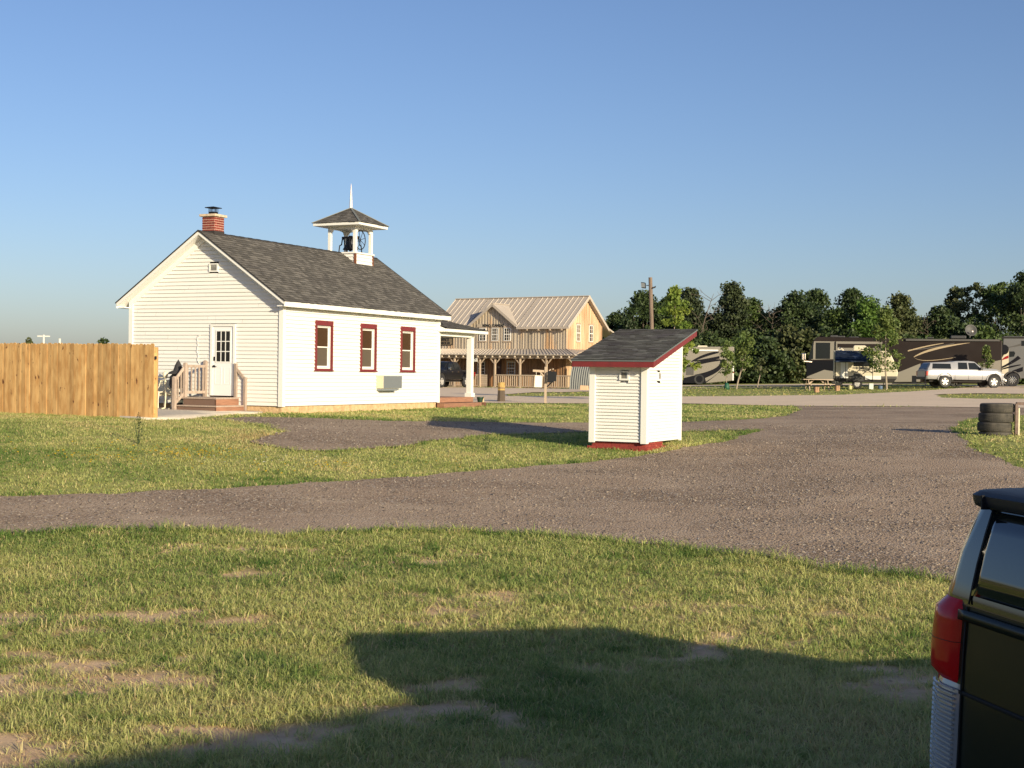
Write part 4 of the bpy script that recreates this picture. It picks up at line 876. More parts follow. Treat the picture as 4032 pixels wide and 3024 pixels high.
sg=MB(); pbox(sg,FA,5.45,8.42,4.80,5.03,.055,.075); sgo=sg.build('name_board',[bw],off)
text3d('lettering','RENO, KANSAS',.30,blk,sgo,FA,6.83,4.91,.08,weight=.012)
sg=MB(); 
def rr(w,h,r,n=5): return [(sx*(w/2-r)+r*math.cos(a),sz*(h/2-r)+r*math.sin(a)) for sx,sz,a0 in ((1,1,0),(-1,1,90),(-1,-1,180),(1,-1,270)) for a in [R(a0+90*i/n) for i in range(n+1)]]
sg.prism(rr(1.66,.62,.12),.055,.10,f=lambda p,q,t:FA(11.62+p,3.65+q,t),m=0); sg.prism(rr(1.54,.50,.08),.10,.106,f=lambda p,q,t:FA(11.62+p,3.65+q,t),m=1)
oso=sg.build('office_sign',[blk,mat('sign_tan',(.20,.15,.09),.8)],off)
text3d('lettering','OFFICE',.30,blk,oso,FA,11.62,3.77,.11,weight=.012); text3d('lettering','CHECK IN',.24,blk,oso,FA,11.62,3.52,.11,weight=.010)
sg=MB(); sg.prism(rr(.84,.32,.04),-.02,.02,f=lambda p,q,t:(-1.86-t,7.50+p,2.17+q)); hs=sg.build('hanging_sign',[mat('sign_white',(.72,.70,.64),.6)],off)
mb=MB()
for i,(s,z,w_,h_) in enumerate(((-.22,.03,.1,.05),(-.1,.07,.08,.04),(.02,.02,.09,.08),(.15,.06,.1,.04),(.27,.0,.08,.05),(-.12,-.07,.06,.05),(.02,-.09,.07,.05),(.13,-.07,.05,.04))): mb.box((-1.884,7.5-s-w_/2,2.17+z-h_/2),(-1.881,7.5-s+w_/2,2.17+z+h_/2))
mb.build('faded_emblem',[blk],hs)
# small lean-to roof at the right
mb=MB(); ribroof(mb,[(1.0,-3.6,1.75),(4.8,-3.6,1.75),(4.8,-2.0,2.3),(1.0,-2.0,2.3)],.5); mb.build('lean_to_roof',[tanroof,tanrib],off)
for x in (1.1,4.7): mb=MB(); mb.box((x-.06,-3.5,-.1),(x+.06,-3.38,1.75)); mb.build('lean_to_post',[gwood],off)
mb=MB(); mb.box((-1.0,-2.3,-.1),(-.9,-2.2,2.2)); mb.build('lean_to_post',[gwood],off)
# culvert arch + block
def at(px,py,d): 
    r=f0+cr*(px-2016)/F_PX-cu*(py-1512)/F_PX; t=d/r.y; return Vector((r.x*t,d,EYE+r.z*t))
p=at(2330,1552,97); cv=MB(); 
galv=mat('galvanised_steel',(.20,.21,.20),.7,metal=.1,spec=.3)
n=160
pr_=[(1.20+.035*math.sin(i*.9*2),-.0+i*1.9/n*1.0) for i in range(n)]
vs=[];fs=[]
for i in range(n):
    y=i*2.1/n; rr_=1.0+.028*math.sin(y*2*PI/.17)
    for k in range(25): a=PI*k/24; vs.append((rr_*math.cos(a)*.9,y,rr_*math.sin(a)*1.95))
for i in range(n-1):
    for k in range(24): fs.append((i*25+k,i*25+k+1,(i+1)*25+k+1,(i+1)*25+k))
cv.add(vs,fs); o=cv.build('corrugated_arch',[galv],None,smooth=True); o.location=(p.x+.7,p.y,H(p.x,p.y)-.03); o.rotation_euler=(0,0,R(62)); tag(o,'corrugated galvanised steel arch shelter standing between the office and the outhouse','metal arch')
p=at(2301,1549,92); mb=MB(); mb.prism([(-.27,0),(.25,0),(.23,.34),(-.25,.36)],-.2,.2); o=mb.build('wooden_box',[mat('plywood',(.62,.42,.26),.7)],None,bevel=.01); o.location=(p.x,p.y,H(p.x,p.y)); o.rotation_euler=(0,0,-.3); tag(o,'pale plywood box on the grass in front of the corrugated arch','box')
# bollard
bo=thing('wooden_bollard','short thick weathered timber post with yellow-painted cap and band','bollard',(-.44,57.2,H(-.44,57.2)),.5)
yel=mat('yellow_paint',(.55,.37,.12),.8,n=(10,.40,.6,(.36,.23,.08)))
mb=MB(); mb.lathe([(0,-.1),(.185,-.1),(.175,.1),(.155,.46),(.155,.52),(0,.52)],8); mb.build('stump',[mat('dark_timber',(.10,.075,.055),.9,bump=(15,.02),stretch=(4,4,.6))],bo)
mb=MB(); mb.lathe([(0,.5),(.157,.5),(.157,.575),(0,.575)],8); mb.build('yellow_band',[yel],bo); mb=MB(); mb.lathe([(0,.57),(.15,.57),(.15,.62),(0,.62)],8); mb.build('brown_band',[brownwood],bo); mb=MB(); mb.lathe([(0,.615),(.156,.615),(.152,.78),(.12,.83),(0,.84)],8); mb.build('yellow_cap',[yel],bo)
# sign post with mailbox
sp=thing('sign_post','weathered wooden yard-arm post holding a blank white panel and a black mailbox','sign post',(1.36,55.6,H(1.36,55.6)))
k_=55.6/5400
mb=MB(); mb.box((-.05,-.05,-.2),(.05,.05,1.50)); mb.build('post',[gwood],sp)
mb=MB(); mb.bar((.10,0,1.31),(-.52,0,1.34),.05,.09); mb.bar((-.03,0,1.08),(-.22,0,1.29),.04,.05); mb.build('arm',[gwood],sp)
mb=MB(); mb.hexa([(-.45,-.02,.67),(-.15,-.02,.665),(-.15,0,.665),(-.45,0,.67),(-.43,-.02,1.15),(-.13,-.02,1.13),(-.13,0,1.13),(-.43,0,1.15)]); mb.bar((-.38,-.01,1.14),(-.38,-.01,1.30),.012); mb.bar((-.2,-.01,1.13),(-.2,-.01,1.30),.012); mb.build('white_panel',[mat('panel_white',(.78,.75,.66),.5)],sp)
mb=MB(); mb.prism([(-.19,0),(.19,0),(.19,.36),(.15,.40),(-.15,.40),(-.19,.36)],-.22,.22,f=lambda p,q,t:(.25+p*.95,t,.92+q)); mb.bar((.05,-.2,.90),(.32,-.2,.90),.05,.06); mb.bar((.05,0,.68),(.25,0,.88),.04,.05); mb.build('mailbox',[blackm],sp,bevel=.01)
mb=MB(); mb.hexa([(.13,-.1,1.33),(.22,-.1,1.37),(.22,-.05,1.37),(.13,-.05,1.33),(.12,-.1,1.37),(.21,-.1,1.42),(.21,-.05,1.42),(.12,-.05,1.37)]); mb.box((.27,-.1,1.38),(.32,-.06,1.44)); mb.build('wood_chips',[gwood],sp)
# utility pole
pz=H(8.7,85); po=thing('floodlight_pole','leaning weathered timber pole with two dark floodlights near its top','utility pole',(8.75,85,pz))
mb=MB(); mb.tube([(0.02,0,-.2),(-.12,0,3.6),(-.27,0,7.12)],[.15,.13,.115],12); mb.build('pole',[mat('pole_wood',(.21,.155,.12),.9,n=(3,.4,.6,(.15,.11,.085)),bump=(20,.01),stretch=(3,3,.4))],po)
for sx,yy in ((-1,0),(1,-.1)):
    mb=MB(); x0=-.27; 
    if sx<0: mb.bar((x0-.05,0,6.62),(x0-.25,-.06,6.62),.05); mb.hexa([(x0-.56,-.12,6.45),(x0-.30,-.2,6.42),(x0-.26,-.06,6.42),(x0-.5,0,6.45),(x0-.60,-.16,6.82),(x0-.33,-.24,6.78),(x0-.28,-.06,6.76),(x0-.54,0,6.8)])
    else: mb.bar((x0+.05,0,6.5),(x0+.24,-.04,6.52),.05); mb.hexa([(x0+.1,-.2,6.40),(x0+.32,-.16,6.48),(x0+.32,-.02,6.48),(x0+.1,-.02,6.40),(x0+.12,-.2,6.50),(x0+.35,-.16,6.60),(x0+.35,-.02,6.60),(x0+.12,-.02,6.50)])
    lo=mb.build('floodlight',[blackm],po,bevel=.02)
    if sx<0: mb=MB(); mb.face([(x0-.56,-.135,6.50),(x0-.34,-.205,6.48),(x0-.365,-.235,6.74),(x0-.58,-.165,6.78)]); mb.build('lens',[acgrey],lo)
# ================= VEHICLES =================
def wheel(parent,x,y,z,r,w,rimr,rm,tyre=None,spokes=5,side=-1):
    t=MB(); ir=rimr
    t.lathe([(ir,-w/2+.01),(ir+.03,-w/2),(r-.05,-w/2),(r-.005,-w/2+.05),(r,0),(r-.005,w/2-.05),(r-.05,w/2),(ir+.03,w/2),(ir,w/2-.01)],36,axis='y',closed=True); wo=t.build('wheel',[tyre or rubber2],parent,smooth=True,angle=40); wo.location=(x,y,z)
    m=MB(); yo=side*(w/2-.03); m.lathe([(ir+.005,yo),(ir-.02,yo+side*.01),(ir-.04,yo-side*.05)],30,axis='y'); m.lathe([(0,yo+side*.012),(.07,yo+side*.01),(.08,yo-side*.03)],16,axis='y')
    for i in range(spokes):
        a=2*PI*i/spokes+.3; d=Vector((math.cos(a),0,math.sin(a))); q=Vector((-d.z,0,d.x)); p0=d*.05;p1=d*(ir-.01); y0=Vector((0,yo-side*.0,0)); b0=.045;b1=.075 if spokes<8 else .03
        m.hexa([p0-q*b0+y0,p1-q*b1+y0,p1+q*b1+y0,p0+q*b0+y0,p0-q*b0+y0-Vector((0,side*.03,0)),p1-q*b1+y0-Vector((0,side*.03,0)),p1+q*b1+y0-Vector((0,side*.03,0)),p0+q*b0+y0-Vector((0,side*.03,0))])
    ro=m.build('rim',[rm],wo)
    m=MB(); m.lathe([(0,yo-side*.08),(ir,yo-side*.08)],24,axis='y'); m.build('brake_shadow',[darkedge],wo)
    return wo
def loft(st,mats,name,parent,smooth=True):
    mb=MB(); ring=lambda s:[(s[0],-s[4]+.05,s[1]),(s[0],-s[4],s[1]+.08),(s[0],-s[4]-.015,(s[1]+s[2])/2),(s[0],-s[4],s[2]-.04),(s[0],-s[4]+.015,s[2]),(s[0],-s[5]-.03,s[3]-.09 if s[3]-s[2]>.15 else s[3]-.02),(s[0],-s[5]+.08,s[3]),(s[0],0,s[3]+.015)]
    V=[];n=0
    for s in st:
        r=ring(s); full=r+[(p[0],-p[1],p[2]) for p in r[-2::-1]]; n=len(full); V+=full
    F=[]
    for i in range(len(st)-1):
        for k in range(n-1): F.append((i*n+k,i*n+k+1,(i+1)*n+k+1,(i+1)*n+k))
        F.append((i*n+n-1,i*n,(i+1)*n,(i+1)*n+n-1))
    F.append(tuple(range(n-1,-1,-1))); F.append(tuple((len(st)-1)*n+k for k in range(n)))
    mb.add(V,F); return mb.build(name,mats,parent,smooth=smooth,angle=32)
chrome=mat('chrome',(.75,.73,.70),.15,metal=1); silver=mat('silver_paint',(.36,.36,.37),.35,metal=.2,coat=.2); alloy=mat('alloy_rim',(.55,.53,.50),.4,metal=.3)
taill=mat('red_lens',(.30,.006,.008),.12,coat=.8); blackpaint=mat('black_paint',(.009,.009,.011),.3,coat=.1,spec=.3); greyplastic=mat('dark_plastic',(.05,.05,.05),.6)
autoglass=mat('car_glass',(.015,.018,.02),.08,spec=.3)
def sidewin(parent,st,x0b,x1b,x0t,x1t,z0,z1,sides=(-1,),m=None,name='side_window',eps=.012):
    def prm(x):
        for a,b in zip(st,st[1:]):
            if a[0]<=x<=b[0]: t=(x-a[0])/(b[0]-a[0]); return [a[i]+(b[i]-a[i])*t for i in range(6)]
        return st[-1]
    for sd in sides:
        mb=MB(); N=6
        def pt(x,z):
            s=prm(x); t=(z-s[2])/max(.05,(s[3]-.09-s[2])); y=(s[4]-.015)+((s[5]+.03)-(s[4]-.015))*t; return Vector((x,sd*(y+eps),z))
        for i in range(N):
            f0_,f1_=i/N,(i+1)/N
            mb.face([pt(x0b+(x1b-x0b)*f0_,z0),pt(x0b+(x1b-x0b)*f1_,z0),pt(x0t+(x1t-x0t)*f1_,z1),pt(x0t+(x1t-x0t)*f0_,z1)])
        mb.build(name,[m or autoglass],parent)
def pickup(name,label,loc,rz,paint,canopy,scale=1,rm=None,lift=0):
    t=thing(name,label,'pickup truck',loc,rz); l=lift
    st=[(.06,.52,1.05,1.06,.86,.84),(.14,.42,1.08,1.10,.92,.87)]
    if canopy: st+=[(.20,.40,1.10,1.28,.93,.80),(.42,.40,1.10,1.63,.93,.70),(1.9,.40,1.12,1.70,.94,.70),(2.02,.40,1.13,1.70,.94,.70)]
    else: st+=[(1.9,.40,1.10,1.12,.94,.90),(2.06,.40,1.13,1.15,.94,.90)]
    st+=[(2.10,.40,1.13,1.72 if canopy else 1.60,.94,.70),(2.3,.38,1.14,1.76,.94,.68),(3.2,.38,1.13,1.79,.94,.67),(3.65,.38,1.12,1.74,.94,.66),(3.95,.38,1.12,1.54,.94,.68),(4.25,.38,1.12,1.30,.93,.76),(4.5,.40,1.12,1.27,.93,.80),(5.2,.42,1.09,1.23,.92,.78),(5.50,.42,1.02,1.14,.90,.74),(5.66,.40,.88,1.00,.86,.70),(5.74,.42,.70,.80,.80,.64)]
    st=[(a,b+l+.08,c+l,d+l,e,f) for a,b,c,d,e,f in st]
    body=loft(st,[paint],'body',t)
    if canopy: sidewin(t,st,.50,1.86,.58,1.86,1.22+l,1.58+l,(-1,1),name='canopy_window')
    sidewin(t,st,2.36,3.06,2.42,3.06,1.20+l,1.67+l,(-1,1)); sidewin(t,st,3.16,4.10,3.16,3.66,1.19+l,1.66+l,(-1,1))
    mb=MB(); mb.hexa([(4.27,-.72,1.27+l),(4.27,.72,1.27+l),(4.0,.66,1.28+l),(4.0,-.66,1.28+l),(3.76,-.60,1.71+l),(3.76,.60,1.71+l),(3.6,.6,1.70+l),(3.6,-.6,1.70+l)]); mb.build('windshield',[autoglass],t)
    if canopy: mb=MB(); mb.hexa([(.13,-.72,1.2+l),(.13,.72,1.2+l),(.3,.7,1.2+l),(.3,-.7,1.2+l),(.36,-.64,1.58+l),(.36,.64,1.58+l),(.5,.6,1.58+l),(.5,-.6,1.58+l)]); mb.build('rear_window',[autoglass],t)
    else: mb=MB(); mb.box((.2,-.8,.9+l),(1.95,.8,1.145+l)); mb.build('bed_liner',[greyplastic],t)
    for sd in (-1,1):
        for x in (1.42,4.98):
            mb=MB(); n=14; R0=.50
            vs=[(x,sd*.945,.42+l)]+[(x+R0*math.cos(PI*i/n),sd*.945,.42+l+R0*math.sin(PI*i/n)) for i in range(n+1)]; mb.face(vs[1:]+[(x-R0,sd*.945,.36+l),(x+R0,sd*.945,.36+l)]); mb.build('wheel_arch',[darkedge],t)
            mb=MB(); mb.tube([(x+(R0+.03)*math.cos(PI*i/n),sd*.95,.42+l+(R0+.03)*math.sin(PI*i/n)) for i in range(n+1)],.045,6); mb.build('fender_flare',[paint],t,smooth=True)
            wheel(t,x,sd*.86,.42+l*.2,.42+l*.2,.25,.265,rm or alloy,side=sd)
        mb=MB(); mb.bar((2.55,sd*.965,1.03+l),(2.78,sd*.965,1.03+l),.03,.05); mb.build('door_handle',[greyplastic if canopy else chrome],t); mb=MB(); mb.bar((3.42,sd*.965,1.03+l),(3.65,sd*.965,1.03+l),.03,.05); mb.build('door_handle',[greyplastic if canopy else chrome],t)
        mb=MB(); mb.box((3.92,sd*.93,1.16+l),(4.1,sd*1.13,1.35+l)); mb.build('mirror',[chrome if not canopy else greyplastic],t,bevel=.03)
        mb=MB()
        for x in (2.13,3.11,4.12): mb.bar((x,sd*.953,.48+l),(x,sd*.945,1.1+l),.012,.01)
        mb.build('door_seam',[darkedge],t)
        mb=MB(); mb.box((.05,sd*.74,.72+l),(.22,sd*.938,1.04+l)); mb.build('taillight',[taill],t,bevel=.02)
        mb=MB(); mb.box((5.5,sd*.6,.78+l),(5.74,sd*.86,.94+l)); mb.build('headlight',[chrome],t,bevel=.03)
    mb=MB(); mb.box((-.05,-.85,.45+l),(.14,.85,.64+l)); mb.build('rear_bumper',[greyplastic if canopy else chrome],t,bevel=.03); mb=MB(); mb.box((5.66,-.80,.42+l),(5.86,.80,.62+l)); mb.build('front_bumper',[paint],t,bevel=.05)
    mb=MB(); mb.box((.4,-.6,.30+l),(5.2,.6,.44+l)); mb.build('chassis',[darkedge],t)
    t.scale=(scale,scale,scale); return t
g=lambda x,y:H(x,y)
pickup('pickup_truck','silver crew-cab pickup with matching bed canopy, parked nose-right before the campers',(27.75,93.2,g(30,94)+.03),R(5),silver,True,.96,None,.12)
hx,hy=-1.59,-3.0; hl_=math.hypot(hx,hy); ang_=math.atan2(hy,hx)
pickup('pickup_truck','lifted black pickup parked in front of the office porch, seen past the schoolhouse post',(-4.25-1.42*hx/hl_,102.9-1.42*hy/hl_,1.40),ang_,blackpaint,False,1.0,alloy,.12)
def facecam(t,wd):
    xc=t.location.x+wd/2; yc=t.location.y; a=-math.atan2(xc,yc); t.rotation_euler=(0,0,a); t.scale=(math.cos(a),1,1); w2=wd/2*math.cos(a)
    t.location=(xc-w2*math.cos(a),yc-w2*math.sin(a),t.location.z)
# ---- big motorhome ----
X0,Y0_=21.5,101.; Zg=g(28,101)
BK0=mat('gloss_black',(.008,.008,.010),.25,spec=.25)
def V2(cx,cy): return ((cx/2.373+3100-3165)/53.5,(1523.5-(cy/2.373+1050))/53.5)
mh=thing('motorhome','long black-brown coach motorhome with tan swooshes and an open slide-out, nose to the left','motorhome',(X0,Y0_,Zg),0)
dbrown=mat('dark_brown_gelcoat',(.022,.016,.014),.45,spec=.15,n=(.6,.4,.6,(.026,.020,.018))); taupe=mat('taupe_gelcoat',(.24,.22,.185),.5,spec=.2); greyg=mat('grey_gelcoat',(.10,.095,.09),.5,spec=.2); tansw=mat('tan_stripe',(.42,.33,.21),.35); cream2=mat('cream_gelcoat',(.62,.56,.43),.5,spec=.2)
out_=[V2(*p) for p in ((155,900),(157,1050),(440,1078),(1985,1080),(1985,680),(260,655),(222,690),(180,870))]
mb=MB(); mb.prism(out_,0,2.5); b_=mb.build('body',[dbrown],mh,bevel=.06)
def panel(pts,m,name,par,y=-.004,f=V2,th=.006):
    mb=MB(); mb.prism([f(*p) for p in pts],y-th,y); return mb.build(name,[m],par)
panel([(228,700),(430,700),(430,868),(206,876)],taupe,'cab_panel',mh,-.002); panel([(245,712),(385,712),(385,866),(245,868)],autoglass,'cab_window',mh,-.010)
panel([(170,1035),(330,970),(470,985),(440,1078),(158,1050)],taupe,'lower_wedge',mh,-.002)
panel([(212,712),(222,700),(222,868),(178,872)],autoglass,'windshield',mh,-.006)
panel([(440,700),(880,700),(880,1030),(440,1030)],taupe,'slide_out',mh,-.0,th=.12)
panel([(455,722),(870,722),(870,760),(455,760)],dbrown,'slide_window',mh,-.122)
panel([(156,882),(438,882),(438,985),(330,970),(165,1030)],BK0,'cab_lower',mh,-.003)
panel([(1000,995),(1060,975),(1240,900),(1240,1070),(1000,1075)],taupe,'rear_wedge',mh,-.002)
panel([(1760,900),(1860,885),(1975,860),(1975,1075),(1760,1075)],taupe,'rear_wedge',mh,-.002)
panel([(1100,672),(1960,672),(1960,690),(1100,690)],greyg,'awning_case',mh,-.0,th=.12)
def swoosh(name,top,bot,m,par,f=V2,y=-.004):
    n=16; 
    def bz(P,t): return tuple((1-t)**2*P[0][i]+2*t*(1-t)*P[1][i]+t*t*P[2][i] for i in (0,1))
    pts=[bz(top,i/n) for i in range(n+1)]+[bz(bot,1-i/n) for i in range(n+1)]
    mb=MB()
    for i in range(n):
        a,b_=bz(top,i/n),bz(top,(i+1)/n); c,d=bz(bot,(i+1)/n),bz(bot,i/n)
        q=[f(*p) for p in (d,c,b_,a)]; mb.add([(x,y-.004,z) for x,z in q]+[(x,y,z) for x,z in q],[(0,1,2,3),(0,3,7,4),(1,2,6,5),(2,3,7,6),(0,1,5,4)])
    return mb.build(name,[m],par)
swoosh('tan_swoosh',((1180,835),(1320,735),(1690,704)),((1180,842),(1340,765),(1690,706)),tansw,mh)
swoosh('tan_swoosh',((1120,780),(1280,730),(1450,708)),((1120,790),(1280,745),(1450,712)),tansw,mh,y=-.005)
swoosh('tan_swoosh',((1130,770),(1250,772),(1550,706)),((1130,776),(1250,782),(1550,712)),greyg,mh,y=-.003)
swoosh('tan_swoosh',((1170,830),(1200,905),(1560,838)),((1180,845),(1240,905),(1560,842)),tansw,mh,y=-.006)
mb=MB(); 
for (a,b,h) in ((270,330,6),(380,450,22),(450,520,16),(560,650,10),(1300,1360,8),(1520,1660,24)): x0,_=V2(a,0); x1,_=V2(b,0); mb.box((x0,.6,3.62),(x1,1.6,3.65+h/127))
mb.build('roof_units',[greyplastic],mh,bevel=.04)
mb=MB()
for cx in (125,150): x,z=V2(cx,850); mb.box((x-.09,-.30-(.5 if cx>130 else 0),z-.25),(x+.05,-.10-(.5 if cx>130 else 0),z+.28))
mb.build('mirror',[chrome],mh,bevel=.05); mb=MB(); x,z=V2(135,890); mb.bar((x,-.25,z),(x+.6,0,z-.05),.06); mb.build('mirror_arm',[chrome],mh)
for cx,z_ in ((455,.5),(1570,.5),(2080-90,.5)): x,_=V2(cx,0); wheel(mh,x,.28,.50,.50,.28,.3,chrome,spokes=8)
facecam(mh,14.4)
# roof dish
dsh=thing('satellite_dish','grey satellite dish raised on the roof of the long dark motorhome','satellite dish',(X0+12.1,Y0_-.3,Zg+3.72))
mb=MB(); mb.lathe([(0,.0),(.2,.02),(.38,.07),(.44,.11),(.43,.115),(.37,.08),(.2,.03),(0,.012)],28); do_=mb.build('dish',[greyplastic],dsh,smooth=True); do_.rotation_euler=(R(75),R(8),0); do_.location=(0,0,.5)
mb=MB(); mb.bar((0,.1,0),(0,0,.5),.05); mb.bar((0,-.05,.15),(.0,-.42,.42),.03); mb.box((-.05,-.47,.38),(.05,-.38,.48)); mb.build('dish_arm',[chrome],dsh)
# ---- travel trailer ----
def V3(cx,cy): return ((cx/4.706+3130-3284)/58.5,(1526-(cy/4.706+1290))/58.5)
Zt=g(24,92.3); tt=thing('travel_trailer','small cream travel trailer with its dark blue awning out, standing before the long motorhome','travel trailer',(21.6,92.3,Zt),0)
outl=[V3(*p) for p in ((722,960),(722,400),(1700,398),(1790,470),(1850,590),(1905,720),(1922,810),(1905,900),(1830,985),(1700,990),(900,985))]
mb=MB(); mb.prism(outl,0,2.2); mb.build('body',[cream2],tt,bevel=.05)
panel([(724,912),(1900,912),(1830,986),(900,986),(724,962)],darkedge,'dark_skirt',tt,-.002,f=V3,th=.03)
panel([(724,870),(1908,866),(1900,912),(724,912)],greyg,'grey_band',tt,-.004,f=V3)
panel([(1080,905),(1095,860),(1130,830),(1230,830),(1270,860),(1290,910),(1290,960),(1080,960)],greyplastic,'wheel_arch',tt,-.0,f=V3,th=.06)
panel([(862,572),(1002,572),(1002,928),(862,928)],whitetrim,'door',tt,-.006,f=V3,th=.02)
panel([(1100,560),(1462,560),(1462,688),(1100,688)],autoglass,'side_window',tt,-.006,f=V3,th=.015)
panel([(1318,862),(1612,862),(1612,930),(1318,930)],whitetrim,'storage_hatch',tt,-.035,f=V3,th=.012)
swoosh('grey_stripe',((1090,840),(1220,740),(1270,690)),((1120,840),(1240,745),(1290,690)),greyg,tt,f=V3,y=-.006); swoosh('grey_stripe',((1260,830),(1350,760),(1430,690)),((1285,830),(1370,765),(1455,690)),greyg,tt,f=V3,y=-.006)
swoosh('grey_stripe',((1290,800),(1500,775),(1900,765)),((1290,806),(1500,785),(1900,772)),greyg,tt,f=V3,y=-.005)
mb=MB(); 
for (a,b,c_,d) in ((1085,1180,710,730),(1195,1290,700,745),(1060,1110,765,775),(1150,1180,700,745),(1060,1150,790,800),(1195,1300,760,772)): x0,z0=V3(a,d); x1,z1=V3(b,c_); mb.box((x0,-.010,z0),(x1,-.006,z1))
mb.build('emblem',[greyg],tt)
x0,z0=V3(760,405); x1,_=V3(1462,405); 
awn=mat('navy_awning',(.012,.017,.03),.5,n=(2.5,.5,.65,(.06,.08,.12)),spec=.3); mb=MB(); n=10
for i in range(n):
    y=lambda t:-.02-1.55*t; z=lambda t:z0-.72*t-.16*math.sin(PI*t)*-.6
    t0,t1=i/n,(i+1)/n; mb.hexa([(x0,y(t0),z(t0)-.01),(x1,y(t0),z(t0)-.01),(x1,y(t1),z(t1)-.01),(x0,y(t1),z(t1)-.01),(x0,y(t0),z(t0)),(x1,y(t0),z(t0)),(x1,y(t1),z(t1)),(x0,y(t1),z(t1))])
mb.tube([(x0,-1.58,z0-.74),(x1,-1.58,z0-.74)],.05,8); mb.build('awning',[awn],tt,smooth=True,angle=40)
mb=MB()
for xx in (x0+.02,x1-.02): mb.bar((xx,-1.55,z0-.72),(xx,-.03,.55),.045); mb.bar((xx,-.9,z0-.42),(xx,-.03,1.1),.04)
mb.bar((x0+.7,-.8,z0-.4),(x0+.72,-.03,.5),.035); mb.build('awning_arm',[blackm],tt)
mb=MB(); q=[V3(*p) for p in ((1085,398),(1085,330),(1105,296),(1300,296),(1360,330),(1372,398))]; mb.prism(q,.6,1.5); ac=mb.build('roof_air_conditioner',[cream2],tt,bevel=.05)
mb=MB(); q=[V3(*p) for p in ((1105,375),(1105,318),(1205,318),(1205,375))]; mb.prism(q,.585,.6); mb.build('grille',[beige],ac)
mb=MB(); q=[V3(*p) for p in ((785,398),(795,345),(830,330),(880,345),(922,398))]; mb.prism(q,.7,1.2); mb.build('roof_vent',[cream2],tt,bevel=.03)
x,z=V3(1175,1030); wheel(tt,x,.10,.345,.345,.22,.19,alloy,spokes=6)
mb=MB(); a=V3(1830,980); mb.bar((a[0],.5,.42),(a[0]+2.3,1.1,.42),.08); mb.bar((a[0],1.7,.42),(a[0]+2.3,1.1,.42),.08); mb.bar((a[0]+2.2,1.1,.05),(a[0]+2.2,1.1,1.0),.07); mb.box((a[0]+1.3,.95,.46),(a[0]+1.6,1.25,.95)); mb.build('hitch',[blackm],tt)
mb=MB()
for xx in (.6,3.4): mb.bar((xx,.2,.0),(xx,.2,.5),.05)
mb.build('stabiliser',[blackm],tt)
for i,(cx,w_,h_,mm,nm,lb,ct) in enumerate(((1030,.16,.28,mat('yellow_bottle',(.7,.62,.3),.5),'gas_cylinder','pale yellow gas cylinder on the grass left of the trailer wheel','gas cylinder'),(1408,.14,.34,mat('pale_grey_box',(.5,.52,.48),.5),'grey_box','pale grey upright box on the grass right of the trailer wheel','box'),(1580,.16,.24,mat('blue_bucket',(.08,.13,.22),.5),'bucket','blue bucket with white lid under the front of the trailer','bucket'))):
    x,_=V3(cx,0); mb=MB()
    if i==1: mb.box((-w_,-.1,0),(w_,.1,h_*1.15))
    else: mb.lathe([(0,0),(w_*.9,0),(w_,.04),(w_,h_*.85),(w_*.6,h_),(0,h_)],16)
    o=mb.build(nm,[mm],None,smooth=i!=1,angle=35); o.location=(21.6+x,92.0,g(21.6+x,92)); tag(o,lb,ct)
facecam(tt,4.4)
# ---- left motorhome ----
def V4(cx,cy): return ((cx/4.254+2640-2680)/43.2,(1524-(cy/4.254+1330))/43.2)
Zl=g(18,122); lm=thing('motorhome','taupe and black swirl-striped motorhome half hidden by the outhouse and saplings','motorhome',(15.37,125,Zl),0)
mb=MB(); mb.prism([V4(*p) for p in ((-300,800),(600,800),(1030,752),(1055,700),(1060,195),(1040,180),(-300,205))],0,2.5); mb.build('body',[taupe],lm,bevel=.08)
BK=mat('black_swirl',(.010,.010,.013),.4,spec=.15)
swoosh('black_swirl',((150,570),(450,395),(830,395)),((150,610),(450,470),(830,420)),BK,lm,f=V4)
swoosh('black_swirl',((330,440),(560,280),(800,262)),((360,445),(600,340),(800,290)),BK,lm,f=V4,y=-.005)
swoosh('black_swirl',((390,420),(600,390),(815,340)),((400,440),(620,420),(815,385)),BK,lm,f=V4,y=-.006)
swoosh('black_swirl',((820,400),(880,560),(400,660)),((850,400),(960,560),(560,720)),BK,lm,f=V4,y=-.003)
swoosh('black_swirl',((600,790),(800,640),(900,520)),((560,790),(760,680),(850,560)),BK,lm,f=V4,y=-.0045)
panel([(-300,740),(190,725),(400,670),(560,650),(600,800),(-300,800)],BK,'dark_skirt',lm,-.002,f=V4)
panel([(258,540),(385,520),(385,665),(258,668)],greyg,'slide_window',lm,-.008,f=V4)
panel([(350,235),(790,235),(790,262),(350,262)],whitetrim,'awning_case',lm,-.0,f=V4,th=.1)
panel([(1035,500),(1056,500),(1056,745),(1035,750)],whitetrim,'corner_strip',lm,-.003,f=V4); panel([(1030,600),(1060,600),(1060,622),(1030,622)],taill,'taillight',lm,-.012,f=V4)
mb=MB(); q=[V4(*p) for p in ((430,200),(450,165),(600,165),(622,200))]; mb.prism(q,.8,1.7); mb.build('roof_air_conditioner',[cream2],lm,bevel=.04)
x,_=V4(478,0); wheel(lm,x,.12,.50,.50,.28,.3,chrome,spokes=8)
facecam(lm,4.8)
